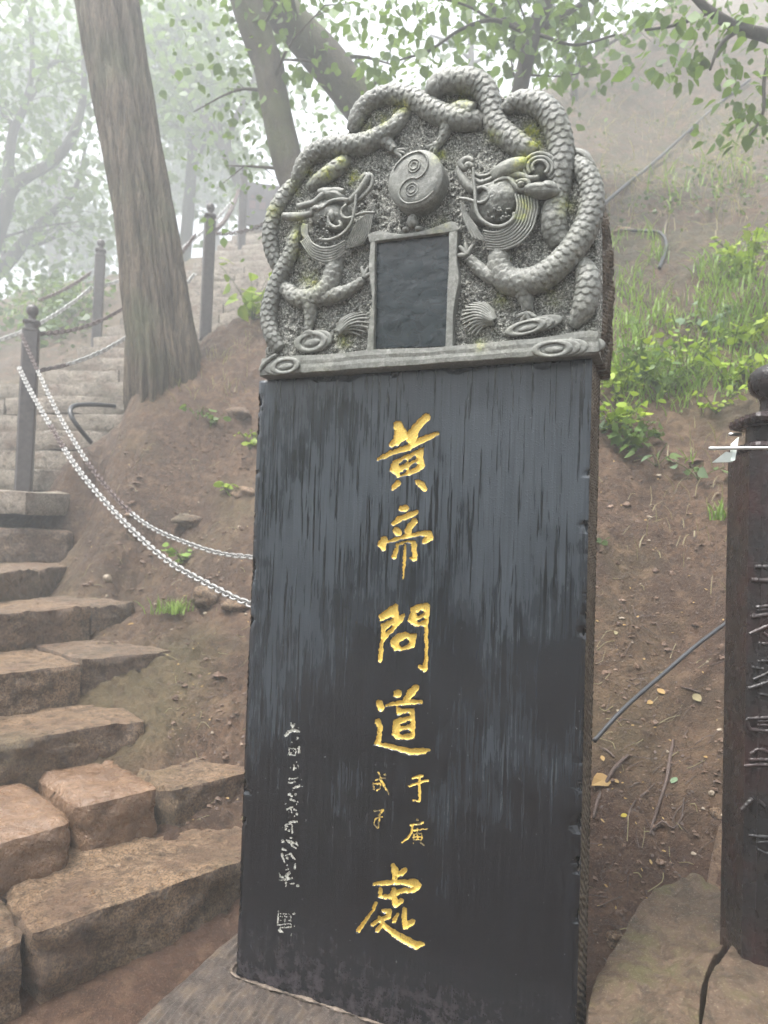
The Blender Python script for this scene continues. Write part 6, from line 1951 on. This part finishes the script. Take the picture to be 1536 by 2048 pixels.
GP = "yellow-green weeds on the slope"
plant("yellow-green weed nearest the capital's lower corner", 1238, 800, .22, 9, 70, .040, "leaf_y", 71, OVAL, .7, group=GP)
plant("tall yellow-green weed hugging the black slab's right edge", 1228, 870, .20, 8, 46, .044, "leaf_y", 72, OVAL, .6, group=GP)
plant("light weed with lobed leaves low beside the slab's chiselled side", 1262, 905, .17, 7, 34, .046, "leaf_a", 73, LOBE, .7, group=GP)
plant("bright yellow-leaved weed in the middle of the slope's green band", 1372, 755, .20, 9, 60, .038, "leaf_y", 74, OVAL, .8, group=GP)
plant("yellow-leaved weed just left of the maroon post's ball", 1455, 775, .17, 8, 40, .046, "leaf_y", 75, OVAL, .8, group=GP)
plant("low yellow sprig on bare soil left of the maroon post's neck", 1432, 830, .10, 6, 20, .036, "leaf_y", 76, OVAL, 1.0, group=GP)
plant("light lobed weed among grass above the maroon post", 1490, 700, .20, 8, 50, .045, "leaf_y", 77, LOBE, .8, group=GP)
plant("lobed green weed at the photo's edge high on the slope", 1500, 560, .24, 8, 46, .06, "leaf_y", 78, LOBE, .7, group=GP)
plant("pale green broad-leaved weed in the grass gap", 1410, 665, .12, 6, 22, .05, "leaf_blue", 79, LOBE, 1.0, group=GP)
plant("dense green weed under the capital's overhang", 1290, 760, .20, 10, 80, .036, "leaf_a", 80, OVAL, .8, group=GP)
plant("small mid-green weed in the lower green band", 1330, 790, .14, 8, 44, .036, "leaf_a", 81, OVAL, .9, group=GP)
plant("pale heart-leaved creeper low by the slab's right edge", 1205, 870, .12, 5, 16, .045, "leaf_blue", 82, LEAF2D, .8, group=GP)
plant("pale heart-leaved creeper on bare soil, the larger by the tie rod", 1398, 962, .10, 6, 9, .052, "leaf_blue", 83, LEAF2D, 1.2)
plant("pale heart-leaved creeper left of the larger creeper", 1312, 935, .10, 5, 7, .052, "leaf_blue", 84, LEAF2D, 1.2)
plant("tiny pale plant at the slab's edge above the pipe", 1200, 1092, .05, 4, 6, .035, "leaf_blue", 85, LEAF2D, 1.0)
plant("bright lime sprout on the bank just left of the slab", 452, 985, .11, 4, 12, .055, "leaf_y", 86, OVAL, .4, 2.5)
plant("wispy lime plant behind the near chains", 365, 1125, .15, 8, 26, .05, "grass", 87, OVAL, .6, 2.5)
plant("green weed on the bank at the slab's upper left edge", 500, 900, .18, 6, 26, .05, "leaf_y", 88, OVAL, .6, 2.5)
plant("large lime weed in mist left of the capital", 505, 640, .42, 10, 60, .10, "leaf_y", 89, LEAF2D, .6, 3.5)
plant("small weed on the bank below the cypress roots", 430, 850, .13, 5, 20, .055, "leaf_a", 90, OVAL, .8, 2.5)
plant("darker small weed beside the cypress roots", 395, 840, .13, 6, 22, .05, "leaf_a", 91, OVAL, .8, 2.5)
plant("tiny green seedling on the red step stone", 37, 1648, .02, 3, 5, .016, "leaf_y", 92, OVAL, 1.0, 1.5)

def tuft_plant(label, px, py, h, n, w_, leafm, seed, lo=1.9, hi=9, jit=.02, lean=.9, group="grass tufts"):
    b = on_hill(px, py, lo, hi, -.004)
    rng = np.random.default_rng(seed)
    C = np.concatenate([rng.normal(size=(n, 2)) * jit, np.zeros((n, 1))], 1)
    V, F = blades(C, h, w_, seed, lean)
    o = obj("grass_tuft", new_mesh("grass_tuft", V, F, M[leafm], False)); o.location = tuple(b)
    setp(o, label, "grass tuft", group)
tuft_plant("mossy grass tuft between the steps and the slab", 345, 1225, .09, 150, .005, "grass", 93, 2.5, 6, .05)
tuft_plant("drooping grass tuft left of the maroon post shaft", 1440, 1040, .10, 22, .007, "grass", 94)
tuft_plant("tiny grass tuft lower beside the maroon post shaft", 1455, 1190, .09, 7, .005, "grass_dry", 95)
tuft_plant("small grass tuft in the bare patch left of the tie rod", 1385, 930, .09, 12, .006, "grass", 96)

# trees across the path, behind the viewer: the wet slab mirrors them
def behind_tree(label, x, y, h, r, seed):
    rng = np.random.default_rng(seed)
    z = float(ground_z(np.array([x]), np.array([y]))[0])
    root = empty("path_tree", (x, y, z - .05))
    g = Geo()
    Q = limb(g, [(0, 0, 0, r), (.1, .05, h * .4, r * .8), (.05, -.1, h * .75, r * .5), (.2, .1, h, r * .15)], .08, 12, .12, seed)
    tips = twigs(g, Q, 10, h * .3, rng, .2, .4, 2)
    obj("trunk", new_mesh("trunk", np.vstack(g.V), g.F, M["bark_dark"]), root)
    C = tips[rng.integers(0, len(tips), 2600)] + rng.normal(size=(2600, 3)) * h * .055
    V, F = leaf_cloud(C, .15, .7, LEAF2D, seed)
    obj("crown", new_mesh("crown", V, F, M["leaf_b"], False), root)
    setp(root, label, "tree", "trees across the path")
for k, (x, y, h) in enumerate(((-3.4, -1.6, 3.4), (-5.2, -3.2, 4.6), (-3.6, -4.4, 3.8), (-6.6, -1.2, 4.2), (-2.0, -5.2, 4.6), (1.2, -5.0, 4.8))):
    behind_tree("leafy tree across the path, mirrored in the wet slab", x, y, h, .13, 200 + k)

# ------------------------------------------------------------------ loose stones, clods, fallen leaves, roots
def lump(seed, k=1):
    g = Geo()
    add_ellipsoid(g, (0, 0, 0), np.eye(3), 6, 9, lambda a, b, c: .75 * fbm(a * 1.6 + seed * 7.7, b * 1.6, c * 1.6, 2, seed))
    return np.vstack(g.V), g.F

def scatter(name, label, mat, n, size, boxes, seed, lo, hi, flat=.6):
    rng = np.random.default_rng(seed)
    base = [lump(s) for s in range(6)]
    Vs, Fs, off = [], [], 0
    tot = sum(b[4] for b in boxes)
    for (x0, y0, x1, y1, w) in boxes:
        m = int(n * w / tot)
        # sample in the picture, coarse grid of hits
        ux = rng.uniform(x0, x1, m); uy = rng.uniform(y0, y1, m)
        ds = np.linspace(lo, hi, 260)
        R = np.stack([ray(a, b) for a, b in zip(ux, uy)]); R = R / R[:, 1:2]
        Z = R[:, 2:3] * ds[None] + CAM_Z; X = R[:, :1] * ds[None]; Y = np.repeat(ds[None], m, 0)
        hit = Z < ground_base(X, Y)
        k = np.where(hit.any(1), hit.argmax(1), -1)
        for i in range(m):
            if k[i] < 0: continue
            x, y = X[i, k[i]], Y[i, k[i]]
            V, F = base[rng.integers(6)]
            s = size * rng.lognormal(0, .6) * (.5 + .25 * y)
            A = V * np.array([1, rng.uniform(.5, 1.1), flat * rng.uniform(.5, 1.1)]) * s
            a = rng.uniform(0, 2 * pi); ca, sa = cos(a), sin(a)
            A = np.stack([A[:, 0] * ca - A[:, 1] * sa, A[:, 0] * sa + A[:, 1] * ca, A[:, 2]], -1)
            Vs.append((A, x, y)); Fs.append(F)
    xy = np.array([(x, y) for _, x, y in Vs])
    zz = ground_z(xy[:, 0], xy[:, 1])
    g = Geo()
    for (A, x, y), F, z in zip(Vs, Fs, zz):
        g.add(A + np.array([x, y, z]), F)
    return setp(obj(name, g.mesh(name, mat, False)), label, "soil", None, "stuff")

RB = [(1190, 900, 1480, 1300, 1.2), (1190, 1300, 1470, 1760, 1.4), (1190, 1750, 1300, 2000, .3)]
LB = [(150, 1060, 500, 1330, 1.2), (330, 1300, 500, 1660, 1.0), (200, 860, 510, 1080, .8)]
scatter("soil_clods", "loose crumbs of wet soil over both banks", M["clod"], 2400, .0034, RB + LB, 5, 1.5, 5.2)
scatter("gravel", "small tan pebbles scattered in the soil", M["pebble"], 150, .0028, RB + LB + [(0, 1950, 420, 2048, .25)], 6, 1.5, 5.2)
scatter("grit", "tiny pale grit in the soil", M["white_stone"], 130, .0034, RB + LB, 8, 1.5, 5.2)

def pebble(label, px, py, rx, ry, mat, seed, lo=1.3, hi=6, group="loose stones on the banks"):
    p = on_hill(px, py, lo, hi, 0)
    k = p[1] / FPX
    g = Geo()
    add_ellipsoid(g, (0, 0, 0), np.diag([rx * k, ry * k * 1.1, ry * k]), 12, 18, lambda a, b, c: .60 * fbm(a * 1.9 + seed, b * 1.9, c * 1.9, 3, seed) - .25 * np.abs(vnoise(a * 3.1 + seed, b * 3.1, c * 3.1, seed)))
    o = obj("stone", g.mesh("stone", mat)); o.location = (p[0], p[1], p[2] + ry * k * .15)
    setp(o, label, "stone", group)
pebble("pale tan stone above the ochre rock by the maroon post", 1432, 1633, 12, 13, M["step"], 3)
pebble("grey knobbly stone half buried at the slab's lower right corner", 1232, 1885, 20, 18, M["step"], 4)
pebble("broad flat tan stone right of the chain's low end", 412, 1200, 30, 24, M["step"], 5, 2.5)
pebble("flat pale stone touching the slab's left edge under the chain", 470, 1215, 26, 13, M["step"], 6, 2.5)
pebble("tan stone in the bank above the near chains", 378, 1045, 32, 15, M["step_dark"], 7, 2.5)
pebble("pale flat stone in the bank at the slab's left edge", 490, 990, 26, 13, M["step"], 8, 2.5)
pebble("angular stone on the bank left of the slab near its top", 478, 830, 26, 14, M["step_dark"], 9, 2.5)
pebble("small round pale pebble beside the upper steps", 214, 1160, 9, 9, M["white_stone"], 10, 2.5)
pebble("tan pebble on the soil just above the mossy tuft", 260, 1030, 11, 6, M["pebble"], 11, 2.5)
pebble("reddish stone wedged under the red step stone", 240, 1690, 17, 9, M["step_dark"], 12, 1.5)
pebble("low round stone on the landing's corner beside the chain post", 42, 980, 20, 12, M["step"], 13, 3.0)
pebble("orange brick chip in the soil near the boulder", 1322, 1735, 9, 7, M["red_stone"], 15)
pebble("white chip of stone in the soil beside the maroon post", 1423, 1592, 6, 6, M["white_stone"], 16)
pebble("grey stone block on the slope beside the capital", 1245, 465, 26, 10, M["step"], 17, 3.0, 9)

def fallen(label, px, py, s, mat, seed, shape=OVAL, ang=0.0):
    p = on_hill(px, py, 1.4, 5, .006)
    k = s * p[1] / FPX
    e = .05
    gx_ = (ground_base(p[0] + e, p[1]) - ground_base(p[0] - e, p[1])) / (2 * e); gy_ = (ground_base(p[0], p[1] + e) - ground_base(p[0], p[1] - e)) / (2 * e)
    n = np.array([-gx_, -gy_, 1.0]); n /= np.linalg.norm(n)
    u = np.cross(n, [cos(ang), sin(ang), .2]); u /= np.linalg.norm(u); v = np.cross(n, u)
    sh = shape - np.array([0, .5])
    ring_ = np.array([(u * a + v * b + n * (.18 * abs(a) + .10 * sin(b * 4))) * k for a, b in sh])
    ctr = n * .02 * k
    V = np.vstack([ring_, ctr]); m = len(sh)
    V = np.vstack([V, V - n * .0012])
    F = [(i, (i + 1) % m, m) for i in range(m)] + [((i + 1) % m + m + 1, i + m + 1, 2 * m + 1) for i in range(m)] + [(i, i + m + 1, (i + 1) % m + m + 1, (i + 1) % m) for i in range(m)]
    o = obj("fallen_leaf", new_mesh("fallen_leaf", V, F, mat, False)); o.location = tuple(p)
    setp(o, label, "leaf", "fallen leaves")
fallen("large tan fallen leaf against the slab's lower right side", 1203, 1565, 40, M["leaf_fallen"], 1, LEAF2D, .4)
fallen("round tan fallen leaf just above the largest one", 1205, 1528, 15, M["leaf_fallen"], 2, OVAL, 1.5)
fallen("small curled tan leaf right of the largest one", 1232, 1572, 13, M["leaf_fallen"], 3, OVAL, 2.2)
fallen("bright yellow leaf on the soil between the roots", 1248, 1635, 15, M["leaf_lemon"], 4, OVAL, .2)
fallen("yellow leaf touching the maroon post's left side", 1461, 1357, 18, M["leaf_lemon"], 5, OVAL, 1.2)
fallen("green fallen leaf on the long dark root", 1348, 1565, 20, M["leaf_blue"], 6, OVAL, .6)
fallen("pale buff leaf below the black pipe", 1322, 1387, 20, M["leaf_fallen"], 7, OVAL, 1.9)
fallen("pink-tan leaf close under the black pipe's middle", 1300, 1408, 13, M["leaf_fallen"], 8, LEAF2D, .3)
fallen("pale upright leaf lying right of the pipe", 1394, 1400, 28, M["grass_dry"], 9, OVAL, 1.6)
fallen("tan leaf on the bank beside the lower chain", 262, 1250, 12, M["leaf_fallen"], 10, OVAL, .8)
fallen("pale leaf on the soil above the pipe near the slab", 1232, 1268, 15, M["grass_dry"], 11, OVAL, 1.1)

def root_on(label, pts, w, seed):
    P = [(*on_hill(px, py, 1.5, 5, .004), ww / 2 / FPX * 2.1) for px, py, ww in pts]
    b = np.array(P[0][:3])
    g = Geo(); limb(g, P, .25, 8, .012, seed)
    o = obj("root", new_mesh("root", np.vstack(g.V) - b, g.F, M["root"])); o.location = tuple(b)
    setp(o, label, "root", "bare roots on the right bank")
root_on("bent bare root crossing the large tan leaf", [(1257, 1515, 8), (1230, 1540, 8), (1212, 1570, 8), (1196, 1605, 8), (1187, 1640, 5)], 8, 3)
root_on("long dark root hanging down the bank's middle", [(1347, 1485, 5), (1340, 1520, 7), (1333, 1565, 7), (1320, 1610, 6), (1306, 1650, 6), (1300, 1672, 4)], 7, 4)
root_on("thin forked root below the yellow leaf", [(1292, 1590, 3), (1270, 1610, 4), (1258, 1630, 4), (1250, 1668, 3)], 4, 5)
root_on("thin arched root below the long dark one", [(1305, 1665, 4), (1325, 1655, 4), (1345, 1660, 4), (1362, 1640, 3), (1368, 1600, 3)], 4, 6)
root_on("short stick under the pipe's lower end", [(1207, 1500, 6), (1216, 1508, 6), (1228, 1520, 5)], 6, 7)
root_on("dark twig lying near the pale upright leaf", [(1362, 1377, 3), (1382, 1386, 4), (1400, 1390, 4)], 4, 8)

# leaf litter and fine twigs over the banks
def litter(name, label, boxes, seed, mat, n, kind):
    rng = np.random.default_rng(seed)
    tot = sum(b[4] for b in boxes)
    XY = []
    for (x0, y0, x1, y1, w) in boxes:
        m = int(n * w / tot)
        ds = np.linspace(1.5, 5.4, 260)
        R = np.stack([ray(a, b) for a, b in zip(rng.uniform(x0, x1, m), rng.uniform(y0, y1, m))]); R = R / R[:, 1:2]
        X = R[:, :1] * ds[None]; Z = R[:, 2:3] * ds[None] + CAM_Z
        hit = Z < ground_base(X, np.repeat(ds[None], m, 0))
        k = hit.argmax(1)
        ok = hit.any(1)
        XY.append(np.stack([X[np.arange(m), k][ok], ds[k][ok]], -1))
    XY = np.vstack(XY)
    zc = ground_z(XY[:, 0], XY[:, 1])
    g = Geo()
    for (x, y), z in zip(XY, zc):
        a = rng.uniform(0, 2 * pi)
        if kind == "leaf":
            s = rng.uniform(.006, .017)
            sh = (OVAL - np.array([0, .5])) * np.array([rng.uniform(.5, 1.1), 1])
            n_ = np.array([rng.normal() * .3, -.55 + rng.normal() * .25, 1.0]); n_ /= np.linalg.norm(n_)
            u = np.cross(n_, [cos(a), sin(a), 0.1]); u /= np.linalg.norm(u); v = np.cross(n_, u)
            V = np.array([(u * p + v * q + n_ * (.35 * abs(p) + .2 * q * q)) * s for p, q in sh]) + np.array([x, y, z + .004])
            g.add(V, [tuple(range(len(sh)))])
        else:
            L = rng.uniform(.02, .10); r = rng.uniform(.0006, .0016)
            d = np.array([cos(a), sin(a) * .6, 0]) * L
            m_ = np.array([x, y]) + d[:2] * .5 + rng.normal(size=2) * L * .1
            e = np.array([x, y]) + d[:2]
            zz = ground_z(np.array([m_[0], e[0]]), np.array([m_[1], e[1]]))
            add_sweep(g, catmull(np.array([(x, y, z + .004), (m_[0], m_[1], zz[0] + .008), (e[0], e[1], zz[1] + .004)]), 6), np.full(6, r), 4)
    setp(obj(name, g.mesh(name, mat, False)), label, "litter", None, "stuff")
litter("leaf_litter", "small rotting leaves littering both banks", RB + LB, 301, M["leaf_fallen"], 150, "leaf")
litter("leaf_litter", "dark decayed leaf scraps on both banks", RB + LB, 302, M["root"], 420, "leaf")
litter("twig_litter", "fine dark twigs and rootlets strewn over both banks", RB + LB, 303, M["root"], 330, "twig")
litter("twig_litter", "pale dry stalks strewn over both banks", RB + LB, 304, M["grass_dry"], 120, "twig")

# ------------------------------------------------------------------ the mist: one closed box of even air round everything
hm = bpy.data.materials.new("mist_air")
hm.use_nodes = True
hm.node_tree.nodes.clear()
ho = hm.node_tree.nodes.new("ShaderNodeOutputMaterial")
hv = hm.node_tree.nodes.new("ShaderNodeVolumePrincipled")
hv.inputs["Color"].default_value = (0.70, 0.73, 0.75, 1)
hv.inputs["Density"].default_value = 0.025
hv.inputs["Anisotropy"].default_value = 0.2
hm.node_tree.links.new(hv.outputs[0], ho.inputs["Volume"])
g = Geo()
add_box(g, (-47, -20, -9), (47, 47, 30))
haze = obj("haze", g.mesh("haze", hm, False))
setp(haze, "white mountain mist hanging over the whole hillside", "mist", None, "stuff")
